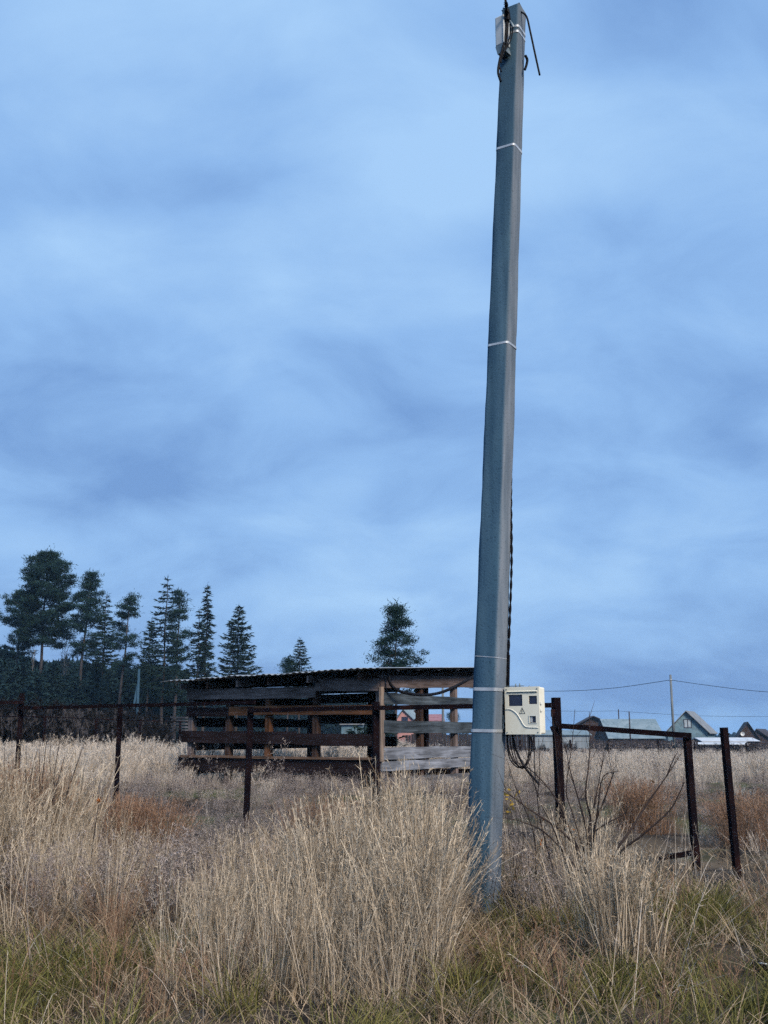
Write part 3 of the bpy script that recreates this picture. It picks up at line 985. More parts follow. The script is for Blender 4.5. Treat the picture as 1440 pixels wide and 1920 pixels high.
# two slotted brackets on the pole edge
for z0, z1 in ((.285, .395), (.055, .165)):
    mb = MB()
    for (xa, xb) in ((-.060, -.048), (-.035, -.023)):
        rbox(mb, xa, xb, .015, .022, z0, z1)
    rbox(mb, -.060, -.023, .015, .022, z1, z1 + .010); rbox(mb, -.060, -.023, .015, .022, z0 - .010, z0)
    mb.build('bracket', M['galv'], B, BO)

# ------------------------------------------------------------------ cables on the pole
edge = lambda z, g=.0: pole_c(z) + fx * (P_A * pole_sc(z) / 2 + .012 + g) + fn * (-P_B * pole_sc(z) * .36)


def helix(pts, r, turns, ph, n=None):
    m = len(pts)
    out = []
    for i, p_ in enumerate(pts):
        t = 2 * math.pi * turns * i / (m - 1) + ph
        out.append(Vector(p_) + Vector((math.cos(t) * r, math.sin(t) * r, 0)))
    return out


zc0, zc1 = BO.z + .02, z_at(958, 785)
cpath = []
for i in range(120):
    z = zc0 + (zc1 - zc0) * i / 119
    off = -.002 + .012 * math.exp(-((z - 3.2) / .5) ** 2) + .006 * math.sin(z * 3.1) - .03 * float(sstep(zc1 - 1.4, zc1, z))
    cpath.append(edge(z, off))
croot = empty('power_cable', POLE0 + Vector((.2, 0, 0)), 'black twisted power cable running up the right edge of the concrete pole', 'cable')
for ph in (0, math.pi):
    mb = MB(); mb.tube(helix(cpath, .0065, 13, ph), .0072, n=6); mb.build('strand', M['black'], croot)
# fat dark lead behind the box
mb = MB(); mb.tube([edge(z, .012) for z in np.linspace(BO.z - .02, BO.z + BH + .30, 12)], .015, .007, n=7)
mb.build('lead', M['black'], croot)

croot = empty('cable_coil', BO + Vector((.1, 0, -.1)), 'black cable loops hanging beneath the cream meter box', 'cable')
loops = [
    ([(-.02, .08, .0), (-.015, .08, -.10), (.03, .07, -.22), (.10, .06, -.285), (.135, .06, -.29), (.175, .07, -.25), (.195, .08, -.12), (.19, .09, -.02)], .0075),
    ([(.0, .10, .0), (.005, .10, -.10), (.045, .08, -.22), (.11, .07, -.295), (.145, .06, -.295), (.19, .07, -.24), (.215, .08, -.13), (.205, .09, -.02)], .0045),
    ([(.02, .11, .0), (.03, .10, -.11), (.07, .08, -.23), (.13, .07, -.285), (.18, .07, -.22), (.225, .08, -.11), (.215, .09, -.02)], .0045),
    ([(-.01, .07, .0), (-.012, .07, -.14), (.02, .06, -.235), (.09, .05, -.292), (.14, .05, -.28)], .006),
    ([(.03, .08, .0), (.06, .08, -.12), (.115, .07, -.235), (.19, .05, -.33), (.27, .03, -.405), (.305, .02, -.44)], .0105),
    ([(.235, .09, -.02), (.237, .09, -.15), (.24, .08, -.30), (.25, .07, -.42)], .004),
]
for pts, r_ in loops:
    mb = MB(); mb.tube(curve_pts([fp(*p_) for p_ in pts], 7), r_, n=6); mb.build('loop', M['black'], croot)

# ------------------------------------------------------------------ pole top fittings
jb = at(941, 62, 9.86)
J = empty('junction_box', jb, 'small grey junction box fixed near the top of the concrete pole', 'junction box')
mb = MB()
JM = Matrix.Translation(jb) @ Matrix.Rotation(R(52), 4, 'Z')
mb.box(-.055, .055, -.05, .05, -.17, .17, JM); mb.build('housing', M['greybox'], J, bevel=.012)
mb = MB(); mb.box(-.062, .062, -.060, -.046, -.165, .165, JM); mb.build('cover', M['greybox'], J, bevel=.006)
mb = MB(); mb.prism([JM @ Vector(v_) for v_ in ((-.055, -.05, -.172), (.055, -.05, -.172), (.055, .05, -.172), (-.055, .05, -.172))], (0.02, 0, -.085)); mb.build('cable_skirt', M['galv'], J)

tc = empty('service_drop_cable', at(952, 30, 9.8), 'dark twisted service cable leaving the pole top with hanging leads', 'cable')
a0 = at(951, 34, 9.80); a1 = at(944, -60, 9.35); a2 = at(930, -420, 7.6)
main = curve_pts([a0, at(948.5, 8, 9.66), a1, a2, Vector((-3.0, -6.0, 8.6)), Vector((-7, -24, 8.7))], 14)
for ph in (0, math.pi):
    mb = MB(); mb.tube(helix(main, .016, 40, ph), .011, n=5); mb.build('strand', M['black'], tc)
mb = MB(); mb.tube(curve_pts([at(950, 18, 9.78), at(951, 28, 9.79), at(952, 40, 9.8)], 5), .028, .036, n=8); mb.build('anchor_clamp', M['black'], tc)
mb = MB(); mb.tube(curve_pts([at(955, 38, 9.79), at(960, 45, 9.76), at(963, 52, 9.76)], 5), .012, n=6); mb.build('hook', M['galv'], tc)
for pts, r_ in (([(951, 36), (949, 60), (944, 85), (937, 112), (934, 135), (939, 153)], .013),
                ([(953, 40), (951, 66), (948, 88), (942, 105), (936, 122), (940, 135)], .008),
                ([(956, 45), (957, 62), (951, 84), (944, 98), (939, 108), (940, 118)], .007),
                ([(958, 44), (961, 55), (958, 74), (949, 92), (942, 100)], .007)):
    mb = MB(); mb.tube(curve_pts([at(a_, b_, 9.79) for a_, b_ in pts], 6), r_, n=6); mb.build('lead', M['black'], tc)
mb = MB(); mb.tube(curve_pts([at(968, 20, 9.95), at(980, 24, 9.9), at(988, 33, 9.88), at(994, 58, 9.87), at(1003, 100, 9.86), at(1012, 141, 9.86)], 6), .010, n=6)
mb.build('loose_end', M['black'], tc)
mb = MB(); mb.tube(curve_pts([at(985, 104, 9.95), at(988.5, 112, 9.95), at(987, 122, 9.95), at(984, 131, 9.95)], 5), .014, n=6)
mb.build('loop', M['black'], tc)


# ------------------------------------------------------------------ wooden shed
def beam_obj(name, p0, p1, w, h, parent, color, up=(0, 0, 1), mat='wood', warp=.0, seed=0):
    """board or bar with its grain along local X"""
    p0, p1 = Vector(p0), Vector(p1)
    d = p1 - p0
    Ln = d.length
    xa = d.normalized()
    up = Vector(up)
    ya = up.cross(xa)
    if ya.length < 1e-4:
        ya = Vector((0, 1, 0)).cross(xa)
    ya.normalize()
    za = xa.cross(ya)
    rr = random.Random(seed * 13.7 + Ln * 91 + p0.x * 7 + p0.z * 3)
    nseg = max(1, int(Ln / .45)) if warp else 1
    vs_, fs_ = [], []
    for i in range(nseg + 1):
        t = i / nseg
        dw, dh = rr.uniform(-warp, warp), rr.uniform(-warp, warp)
        eh = 1 + rr.uniform(-warp, warp) * 1.5
        for sy, sz in ((-1, -1), (1, -1), (1, 1), (-1, 1)):
            vs_.append((t * Ln, sy * w / 2 + dw * .5, sz * h / 2 * eh + dh))
    for i in range(nseg):
        for k in range(4):
            a_, b_ = i * 4 + k, i * 4 + (k + 1) % 4
            fs_.append((a_, a_ + 4, b_ + 4, b_))
    fs_ += [(0, 1, 2, 3), tuple(nseg * 4 + k for k in (3, 2, 1, 0))]
    me = bpy.data.meshes.new(name)
    me.from_pydata(vs_, [], fs_)
    me.update()
    o = link(name, me, M[mat], parent)
    base = parent.matrix_basis.translation
    if parent.parent is not None: base = base + parent.parent.matrix_basis.translation
    o.matrix_basis = Matrix.Translation(p0 - base) @ Matrix((xa, ya, za)).transposed().to_4x4()
    o.color = (*color, 1)
    return o


SG = ghf(SC.x, SC.y)
shed = empty('open_plank_shed', (SC.x, SC.y, SG), 'open dark plank shed with a corrugated lean-to roof behind the fence', 'shed')
UP = Vector((0, 0, 1))
nA = -SBd                                  # outward normal of the long (left) face
nB = -SAd                                  # outward normal of the short (right) face


def S(a, b, z):
    """a metres along the long face from the near corner, b along the short face, z height above datum"""
    return SC + SAd * a + SBd * b + UP * z


DARK, BROWN, ORANGE, GREYB, GREY = (.030, .020, .021), (.085, .052, .040), (.175, .080, .042), (.23, .18, .165), (.070, .088, .105)
# posts
posts_a = [.05, 1.72, 3.05, 4.22, LA - .10]
for i, a in enumerate(posts_a):
    c_ = (ORANGE if i == 2 else BROWN if i in (1, 3) else GREYB)
    beam_obj('post', S(a, .08, SG - .1), S(a, .08, 2.56), .15, .13, shed, c_, up=SAd, warp=.006, seed=i)
for i, b in enumerate((1.75, 3.35, LB - .05)):
    beam_obj('post', S(.07, b, SG - .1), S(.07, b, 2.82 + .05 * b), .12, .14, shed, (GREYB if i else BROWN), up=SAd, warp=.006, seed=10 + i)
for i, a in enumerate((1.72, 3.4, LA - .1)):
    beam_obj('post', S(a, LB - .08, SG - .1), S(a, LB - .08, 2.86), .13, .13, shed, DARK, up=SAd, warp=.006, seed=20 + i)
# corner edge board, pale
beam_obj('post', S(-.035, -.01, 1.0), S(-.035, -.01, 2.55), .05, .11, shed, (.26, .20, .16), up=nA, warp=.004)
# long face boards (a from..to, z centre, height, colour)
ta = -.03
boards_a = [
    (0, 1.68, 2.60, .27, GREYB), (1.68, LA, 2.47, .25, GREYB),
    (0, 4.15, 2.07, .20, ORANGE), (4.15, LA, 2.06, .21, DARK),
    (-.02, 2.2, 1.43, .25, DARK), (2.2, LA + .12, 1.48, .27, DARK),
    (-.02, LA + .2, .87, .32, DARK),
]
for i, (a0_, a1_, z_, h_, c_) in enumerate(boards_a):
    beam_obj('plank', S(a0_, ta, z_), S(a1_, ta, z_ + .03), .038, h_, shed, c_, warp=.009, seed=30 + i)
beam_obj('sill', S(-.02, .0, 1.05), S(LA + .1, .0, 1.06), .17, .05, shed, (.20, .125, .085), warp=.006, seed=41)
beam_obj('plank', S(.3, ta - .01, .56), S(3.2, ta - .01, .60), .05, .22, shed, (.04, .03, .03), warp=.02, seed=42)
# short face boards
tb = -.02
boards_b = [
    (-.04, LB + .25, 2.66, 2.86, .27, (.115, .09, .085)), (.0, LB, 2.32, 2.30, .24, GREY), (.0, LB, 1.72, 1.72, .26, GREY),
    (.0, LB, 1.16, 1.17, .25, (.22, .235, .27)), (.0, LB, .90, .92, .20, (.22, .235, .27)), (.0, LB, .56, .56, .22, (.12, .12, .13)),
]
for i, (b0, b1, z0, z1, h_, c_) in enumerate(boards_b):
    beam_obj('plank', S(tb, b0, z0), S(tb, b1, z1), .036, h_, shed, c_, warp=.009, seed=50 + i)
# back wall (boarded over the left part), left end wall
for i, z_ in enumerate((.55, .83, 1.11, 1.39, 1.67, 1.98, 2.26, 2.53, 2.79)):
    if i not in (2, 4, 6):
        beam_obj('plank', S(2.55 + .1 * (i % 2), LB, z_), S(LA + .05, LB, z_), .035, .25, shed, (.035, .028, .027), warp=.007, seed=60 + i)
beam_obj('plank', S(-.1, LB + .04, 2.97), S(LA + .1, LB + .04, 2.97), .035, .30, shed, DARK, warp=.006, seed=69)
for i, z_ in enumerate((.62, 1.12)):
    beam_obj('plank', S(.1, LB, z_), S(2.6, LB, z_), .035, .22, shed, DARK, warp=.008, seed=70 + i)
for i, z_ in enumerate((.75, 1.30, 1.85, 2.40)):
    beam_obj('plank', S(LA, .05, z_), S(LA, LB, z_ + .02), .035, .22, shed, DARK, warp=.008, seed=76 + i)
# rafters run from the low eave up to the back
RZ0, RZ1 = 2.79, 3.06                     # rafter height at the eave and at the back


def rz(b, a=0.0):
    return RZ0 + (RZ1 - RZ0) * b / LB - .018 * a


for i, a in enumerate((.28, 1.62, 2.72, 3.62, 4.52, 5.35)):
    beam_obj('rafter', S(a, -.42, rz(-.42, a)), S(a, LB + .3, rz(LB + .3, a)), .05, .15, shed, (GREYB if i % 2 else BROWN), warp=.004, seed=80 + i)
for i, b in enumerate((.25, 1.1, 2.0, 2.9, 3.8, 4.7)):
    beam_obj('purlin', S(-.30, b, rz(b, -.3) + .10), S(LA + .2, b, rz(b, LA + .2) + .10), .10, .045, shed, (.26, .20, .17), warp=.003, seed=90 + i)
# corrugated roof sheet
a_s = np.arange(-.38, LA + .40, .0235)
pitch_w = .168
wave = np.clip(np.sin(2 * np.pi * a_s / pitch_w + .25 * np.sin(a_s * 1.9)) * 1.7, -1, 1) * (.010 + .002 * np.sin(a_s * 5.3)) + .012 * ((a_s * 1.05) % 1.0)
vs_, fs_ = [], []
bs = [-.56, 1.2, 3.0, LB + .45]
for (dz) in (.0, -.006):
    for b in bs:
        for a, w_ in zip(a_s, wave):
            vs_.append(S(float(a), b, rz(b, float(a)) + .150 + float(w_) + dz + .010 * math.sin(a * 2.1) + (.008 * math.sin(a * 7.3) if b < 0 else 0)))
na_ = len(a_s)
nb_ = len(bs)
for L_ in range(2):
    for j in range(nb_ - 1):
        for i in range(na_ - 1):
            q = [L_ * nb_ * na_ + j * na_ + i, L_ * nb_ * na_ + j * na_ + i + 1, L_ * nb_ * na_ + (j + 1) * na_ + i + 1, L_ * nb_ * na_ + (j + 1) * na_ + i]
            fs_.append(tuple(q if L_ else reversed(q)))
for i in range(na_ - 1):
    fs_.append((i, i + 1, nb_ * na_ + i + 1, nb_ * na_ + i))
mb = MB(); mb.add(vs_, fs_, True); mb.build('roof', M['roof'], shed)
# hose hanging across the short face
hose = empty('hanging_hose', S(-.06, .3, 1.5), 'dark bent hose slung across the right side of the plank shed', 'hose')
pts = [(728, 1262, 23.0), (733, 1284, 23.0), (752, 1297, 23.2), (790, 1303, 23.6), (824, 1299, 24.1), (856, 1286, 24.5), (892, 1266, 25)]
mb = MB(); mb.tube(curve_pts([at(a_, b_, d_ ) for a_, b_, d_ in pts], 8), .034, n=7); mb.build('pipe', M['black'], hose)


# ------------------------------------------------------------------ rusty fence along the plot
fpost = {  # px: (depth, top y px, width)
    42: (19.0, 1300, .08), 226: (18.0, 1320, .082), 470: (16.5, 1326, .086), 705: (15.3, 1316, .09), 1042: (14.2, 1308, .095), 1288: (13.4, 1380, .076)}
froot_p = at(470, 1560, 16.5); froot_p.z = ghf(froot_p.x, 16.5)
fence = empty('rusty_pipe_fence', froot_p, 'rusty steel post and rail fence crossing in front of the plank shed', 'fence')
FT = {}
for px, (D, ty, w) in fpost.items():
    t_ = at(px, ty, D)
    g_ = ghf(t_.x, D) - .3
    FT[px] = t_
    ln = {226: -.0, 470: -.03, 1042: .02, 1288: .03}.get(px, 0)
    beam_obj('post', (t_.x + ln, D, g_), (t_.x, D, t_.z), w, w, fence, (1, 1, 1), up=(.25, -1, 0), mat='rust', warp=.002, seed=px)


def frail(pa, pb, h=.055, w=.05):
    beam_obj('rail', at(*pa), at(*pb), w, h, fence, (1, 1, 1), mat='rust', warp=.003, seed=int(pa[0]) + 3)


frail((-170, 1318, 18.6), (44, 1317, 18.93))
frail((34, 1328, 18.92), (478, 1317, 16.42))
frail((470, 1332, 16.42), (705, 1327, 15.23), .062)
frail((703, 1327, 15.22), (1042, 1322, 14.12), .062)
frail((1048, 1361, 14.12), (1296, 1379, 13.33), .066, .05)
frail((1236, 1609, 13.45), (1312, 1597, 13.33), .06)
mb = MB(); mb.beam(at(1037, 1330, 14.1), at(1037, 1344, 14.1), .05, .05); mb.build('bracket', M['rust'], fence)
mb = MB(); mb.beam(at(1033, 1362, 14.1), at(1037, 1372, 14.1), .03, .03); mb.build('bracket', M['rust'], fence)

t_ = at(1357, 1364, 12.5)
sp = empty('steel_post', (t_.x + .1, 12.5, ghf(t_.x, 12.5)), 'lone rusty steel post standing right of the gate opening', 'post')
beam_obj('shaft', (t_.x + .055, 12.5, ghf(t_.x, 12.5) - .3), t_, .068, .068, sp, (1, 1, 1), up=(.3, -1, 0), mat='rust', warp=.002, seed=5)

# thin far fences
def thin_fence(name, plist, label, w, wires):
    x0, y0, D0 = plist[0]
    b_ = at(x0, y0, D0)
    f_ = empty(name, (b_.x, b_.y, ghf(b_.x, b_.y)), label, 'fence')
    for (px, ty, D) in plist:
        t_ = at(px, ty, D)
        beam_obj('post', (t_.x, D, ghf(t_.x, D) - .2), t_, w, w, f_, (1, 1, 1), up=(.3, -1, 0), mat='rust', seed=px)
    for dz, r_ in wires:
        for (p0, p1) in zip(plist[:-1], plist[1:]):
            mb = MB(); mb.tube([at(*p0) - Vector((0, 0, dz)), at(*p1) - Vector((0, 0, dz))], r_, n=4); mb.build('wire', M['rust'], f_)
    return f_


thin_fence('field_fence', [(-30, 1341, 34), (85, 1343, 35.5), (181, 1347, 37.5), (263, 1350, 40), (338, 1352, 43), (420, 1354, 46)],
           'thin dark far fence between the left field and the reeds', .09, [(.02, .022)])
thin_fence('boundary_fence', [(975, 1387, 60), (1069, 1387, 60), (1141, 1386, 61), (1233, 1385, 62), (1302, 1392, 58), (1399, 1393, 57), (1475, 1394, 57)],
           'row of thin dark posts across the field before the village', .085, [(.1, .008), (.5, .008)])


# ------------------------------------------------------------------ trees
def rot_about(v, ax, a):
    return Matrix.Rotation(a, 3, ax) @ v


def spray(rng_, c, axis_, n, rad, flat, L, w):
    """n needle-tuft triangles round a branch tip"""
    pos = c + rng_.normal(0, 1, (n, 3)) * np.array([rad, rad, rad * flat])
    d = rng_.normal(0, 1, (n, 3)) + np.asarray(axis_) * .6
    d[:, 2] += .3
    d /= np.linalg.norm(d, axis=1, keepdims=True)
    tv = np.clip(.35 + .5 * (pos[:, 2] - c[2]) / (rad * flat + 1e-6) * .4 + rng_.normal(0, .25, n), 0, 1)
    return spikes(rng_, pos, d, rng_.uniform(.6, 1.3, n) * L, rng_.uniform(.7, 1.3, n) * w, tv)


def make_tree(kind, name, px, top_y, D, hw_px, label, crown_y=None, seed=0, dens=1.0, lean=0.0, trunk_mat=None, gap=0.0, cone=0.0):
    rg = np.random.default_rng(seed + 100)
    t_ = at(px, top_y, D)
    gz = ghf(t_.x, D)
    base = Vector((t_.x - lean, D, gz))
    H = t_.z - gz
    hw = hw_px / FPX * D * .98
    root = empty(name, base, label, 'tree')
    mb = MB()
    nT = 9
    tr = [base + Vector((lean * (i / nT) + .06 * math.sin(i * 1.7 + seed) * H / 15, .05 * math.cos(i * 2.1 + seed) * H / 15, H * i / nT)) for i in range(nT + 1)]
    tr[0].z -= .3
    r0 = max(.05, H * (.0125 if kind == 'pine' else .011))
    mb.tube(tr, r0, r0 * .12, n=8)
    tpos = lambda f: tr[min(int(f * nT), nT - 1)].lerp(tr[min(int(f * nT) + 1, nT)], f * nT - min(int(f * nT), nT - 1))
    parts = []
    cf = .45 if crown_y is None else max(.02, (at(px, crown_y, D).z - gz) / H)
    if kind == 'pine':
        nbr = int(38 * dens)
        for i in range(nbr):
            f = cf + (1 - cf) * ((i + rg.uniform(0, 1)) / nbr) ** .9
            f = min(f, .985)
            u = (f - cf) / (1 - cf)
            prof = (.55 + .75 * u) if u < .35 else 1.0 * (1 - ((u - .35) / .65) ** 1.6) + .12
            prof = prof * (1 - cone) + cone * (1.12 - u)
            Lb = hw * prof * rg.uniform(.65, 1.12)
            if rg.uniform() < gap: continue
            az = i * 2.399 + rg.uniform(-.5, .5)
            p0 = tpos(f)
            rise = rg.uniform(-.05, .35) + .35 * u
            d = Vector((math.cos(az), math.sin(az), rise))
            mid = p0 + d * (Lb * .5) - Vector((0, 0, .06 * Lb))
            tip = p0 + Vector((d.x, d.y, rise * .9)) * Lb
            mb.tube([p0, mid, tip], max(.018, r0 * .28 * (1 - .6 * u)), .012, n=4, caps=False)
            nc = max(2, int(2 + Lb * 1.6))
            for k in range(nc):
                s_ = .35 + .65 * (k + rg.uniform(0, 1)) / nc
                c_ = np.array(p0.lerp(mid, s_ * 2) if s_ < .5 else mid.lerp(tip, s_ * 2 - 1))
                side = rg.normal(0, .14 * Lb, 3) * np.array([1, 1, .5])
                rad = rg.uniform(.20, .34) * (.45 + .16 * H ** .5)
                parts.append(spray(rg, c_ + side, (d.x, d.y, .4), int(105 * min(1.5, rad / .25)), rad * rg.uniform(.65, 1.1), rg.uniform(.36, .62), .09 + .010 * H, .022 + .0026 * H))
        parts.append(spray(rg, np.array(tpos(.985)), (0, 0, 1), 60, hw * .10, 1.6, .25, .06))
        fm, tm = M['pine'], M['bark_pine']
    else:
        # spruce or fir: whorls of drooping boughs
        nw = int(max(14, H * 2.1) * dens)
        for i in range(nw):
            f = cf + (1 - cf) * (i + .3) / nw
            u = (f - cf) / (1 - cf)
            Lm = hw * ((1 - u) ** (.8 if kind == 'spruce' else .75) + .035)
            if kind == 'narrow': Lm = hw * (.55 + .45 * (1 - u)) * (1 - u ** 7)
            k5 = 6 if u < .8 else 4
            for k in range(k5):
                if rg.uniform() < gap: continue
                az = k * 2 * math.pi / k5 + i * 1.1 + rg.uniform(-.35, .35)
                Lb = Lm * rg.uniform(.7, 1.15)
                p0 = np.array(tpos(min(f + rg.uniform(-.01, .01), .995)))
                m = max(10, int(Lb * 34 * (1.3 if H < 8 else 1)))
                s_ = rg.uniform(.08, 1, m)
                droop = -.18 if kind != 'narrow' else -.75
                drp = droop * s_ + .28 * s_ ** 3 + (.30 * u)
                pos = p0 + np.stack([np.cos(az) * Lb * s_, np.sin(az) * Lb * s_, Lb * drp], 1)
                wdt = (1 - s_ * .75) * Lb * .22
                pos[:, 0] += -np.sin(az) * rg.normal(0, 1, m) * wdt
                pos[:, 1] += np.cos(az) * rg.normal(0, 1, m) * wdt
                d = np.stack([np.cos(az) + rg.normal(0, .5, m), np.sin(az) + rg.normal(0, .5, m), rg.normal(-.15, .35, m)], 1)
                d /= np.linalg.norm(d, axis=1, keepdims=True)
                sz = .12 + .008 * H
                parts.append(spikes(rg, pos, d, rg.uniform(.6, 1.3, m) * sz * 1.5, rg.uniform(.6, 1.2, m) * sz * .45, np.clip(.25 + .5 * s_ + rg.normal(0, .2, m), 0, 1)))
                if H > 7 and k % 2 == 0:
                    e_ = Vector(p0) + Vector((math.cos(az) * Lb * .8, math.sin(az) * Lb * .8, Lb * droop * .75))
                    mb.tube([Vector(p0), e_], .022, .01, n=3, caps=False)
        parts.append(spray(rg, np.array(tpos(.99)), (0, 0, 1), 24, .05 + hw * .03, 3.0, .2, .05))
        fm, tm = M['spruce'], M['bark_dark']
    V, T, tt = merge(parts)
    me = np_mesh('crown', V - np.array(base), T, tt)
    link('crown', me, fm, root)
    mb.build('trunk', trunk_mat or tm, root)
    return root


make_tree('pine', 'pine_tree', 90, 1036, 110, 66, 'tallest broad dark pine at the left edge of the wood', 1215, 1, 2.1, cone=.25)
make_tree('pine', 'pine_tree', 42, 1108, 116, 42, 'shorter pine overlapping the left flank of the tallest pine', 1240, 2, 1.0, gap=.15)
make_tree('pine', 'pine_tree', 172, 1074, 105, 40, 'slim tall pine with a bare pale lower trunk beside the tallest pine', 1232, 3, 1.15, lean=.9, gap=.15, cone=.5)
make_tree('spruce', 'spruce_tree', 200, 1116, 108, 36, 'dark spruce between the slim pine and the round topped pine', 1270, 4, .9, gap=.2)
make_tree('pine', 'pine_tree', 246, 1114, 96, 33, 'round topped pine with sparse lower branches and dark trunk', 1258, 5, .85, lean=.8, gap=.15)
make_tree('spruce', 'spruce_tree', 283, 1163, 97, 30, 'small dark spruce beside the round topped pine', 1290, 6, .9, gap=.15)
make_tree('spruce', 'spruce_tree', 314, 1084, 90, 60, 'tall loose spruce with wide drooping boughs left of the shed roof', 1300, 7, .95, gap=.3)
make_tree('pine', 'pine_tree', 337, 1108, 94, 24, 'thin pine leaning against the tall loose spruce', 1270, 8, .9, gap=.2)
make_tree('narrow', 'spruce_tree', 390, 1098, 95, 17, 'very narrow column shaped spruce above the shed roof edge', 1290, 9, 1.2, gap=.12)
make_tree('spruce', 'spruce_tree', 375, 1144, 93, 34, 'ragged spruce joined to the narrow column shaped spruce', 1290, 10, .9, gap=.22)
make_tree('fir', 'fir_tree', 448, 1136, 82, 50, 'dense regular cone shaped fir above the shed roof', 1310, 11, 1.5)
make_tree('spruce', 'spruce_tree', 563, 1199, 78, 34, 'small pointed spruce just showing above the shed roof', 1300, 12, 1.1, gap=.1)
make_tree('pine', 'pine_tree', 541, 1236, 78, 14, 'tiny pale pine sapling beside the small pointed spruce', 1290, 13, .5)
make_tree('pine', 'pine_tree', 742, 1138, 58, 54, 'green bushy pine standing alone behind the shed right end', 1300, 14, 1.7, gap=.25, cone=.8)
make_tree('spruce', 'spruce_tree', 700, 1283, 36, 62, 'young dark spruce seen through the shed corner planks', 1420, 15, 1.0)
make_tree('pine', 'pine_tree', 849, 1338, 130, 11, 'small far round tree seen between the shed planks', 1352, 16, .6)


def bare_tree(px, top_y, D, hw_px, label, seed, name='birch_tree'):
    rg = random.Random(seed)
    t_ = at(px, top_y, D)
    base = Vector((t_.x, D, .45))
    H = t_.z - .45
    root = empty(name, base, label, 'tree')
    mb, mt = MB(), MB()
    tr = [base + Vector((.15 * math.sin(i), .1 * math.cos(i * 1.3), H * i / 6 - (.3 if i == 0 else 0))) for i in range(7)]
    mt.tube(tr, H * .009, .012, n=6)
    for i in range(46):
        f = .35 + .62 * i / 46
        k = min(int(f * 6), 5)
        p0 = tr[k].lerp(tr[k + 1], f * 6 - k)
        az = i * 2.4 + rg.uniform(-.6, .6)
        Lb = hw_px / FPX * D * (1.15 - f * .7) * rg.uniform(.5, 1.2)
        e_ = p0 + Vector((math.cos(az) * Lb * .7, math.sin(az) * Lb * .7, Lb * rg.uniform(1.0, 1.7)))
        m_ = p0.lerp(e_, .5) + Vector((math.cos(az), math.sin(az), 0)) * .12 * Lb
        mb.tube([p0, m_, e_], .020, .008, n=3, caps=False)
        for j in range(10):
            q0 = m_.lerp(e_, rg.uniform(-.5, .95))
            q1 = q0 + Vector((rg.uniform(-1, 1), rg.uniform(-1, 1), rg.uniform(-.2, 1.0))) * Lb * .35
            mb.tube([q0, q1], .009, .004, n=3, caps=False)
    mb.build('crown', M['birch'], root)
    mt.build('trunk', M['birch'], root)


bare_tree(126, 1185, 112, 24, 'bare pale birch between the tallest pine and the slim pine', 1)
bare_tree(66, 1215, 104, 10, 'thin pale bare trunk under the tallest pine', 2)

# far wood behind: one mass
forest_protos = []
for s_ in range(4):
    rg = np.random.default_rng(500 + s_)
    parts = []
    H = 10.0
    for i in range(26):
        f = .03 + .97 * i / 26
        Lm = (2.3 if s_ < 2 else 2.8) * (1 - f) ** (.7 if s_ < 2 else .5) + .12
        for k in range(7):
            az = rg.uniform(0, 6.283)
            m = 12
            q = rg.uniform(.1, 1, m)
            pos = np.stack([np.cos(az) * Lm * q, np.sin(az) * Lm * q, H * f - .35 * Lm * q + rg.normal(0, .12, m)], 1)
            pos[:, :2] += rg.normal(0, .16, (m, 2))
            d = rg.normal(0, .6, (m, 3)) + np.array([np.cos(az), np.sin(az), -.1]); d /= np.linalg.norm(d, axis=1, keepdims=True)
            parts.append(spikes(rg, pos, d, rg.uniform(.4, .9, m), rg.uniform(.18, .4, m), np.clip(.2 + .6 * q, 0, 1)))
    forest_protos.append(merge(parts))
proto('forest', forest_protos, M['forest'])
pts, sc_ = [], []
rf = np.random.default_rng(77)
for _ in range(520):
    D = rf.uniform(101, 165)
    px = rf.uniform(-330, 345)
    top = 1248 + 18 * sstep(40, 330, px) + rf.uniform(-16, 52) + (D - 122) * -.2 - 14 * (1 - sstep(0, 70, px))
    t_ = at(px, top, D)
    pts.append((t_.x, D)); sc_.append(max(.2, (t_.z - .4) / 10))
for _ in range(420):
    D = rf.uniform(180, 240)
    px = rf.uniform(300, 735)
    t_ = at(px, 1306 + rf.uniform(-6, 26) + 16 * sstep(640, 735, px), D)
    pts.append((t_.x, D)); sc_.append(max(.2, (t_.z - .4) / 10))
sc_ = np.array(sc_)
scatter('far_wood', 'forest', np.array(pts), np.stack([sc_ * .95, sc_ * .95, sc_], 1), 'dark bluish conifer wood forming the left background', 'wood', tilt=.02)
pts, sc_ = [], []
for _ in range(900):
    D = rf.uniform(560, 760)
    px = rf.uniform(700, 1750)
    t_ = at(px, 1377 + rf.uniform(-5, 5), D)
    pts.append((t_.x, D)); sc_.append(max(.1, (t_.z + .4) / 10))
sc_ = np.array(sc_)
scatter('horizon_wood', 'forest', np.array(pts), np.stack([sc_ * 1.6, sc_ * 1.6, sc_], 1), 'faint low line of trees on the right horizon', 'wood', tilt=.02)

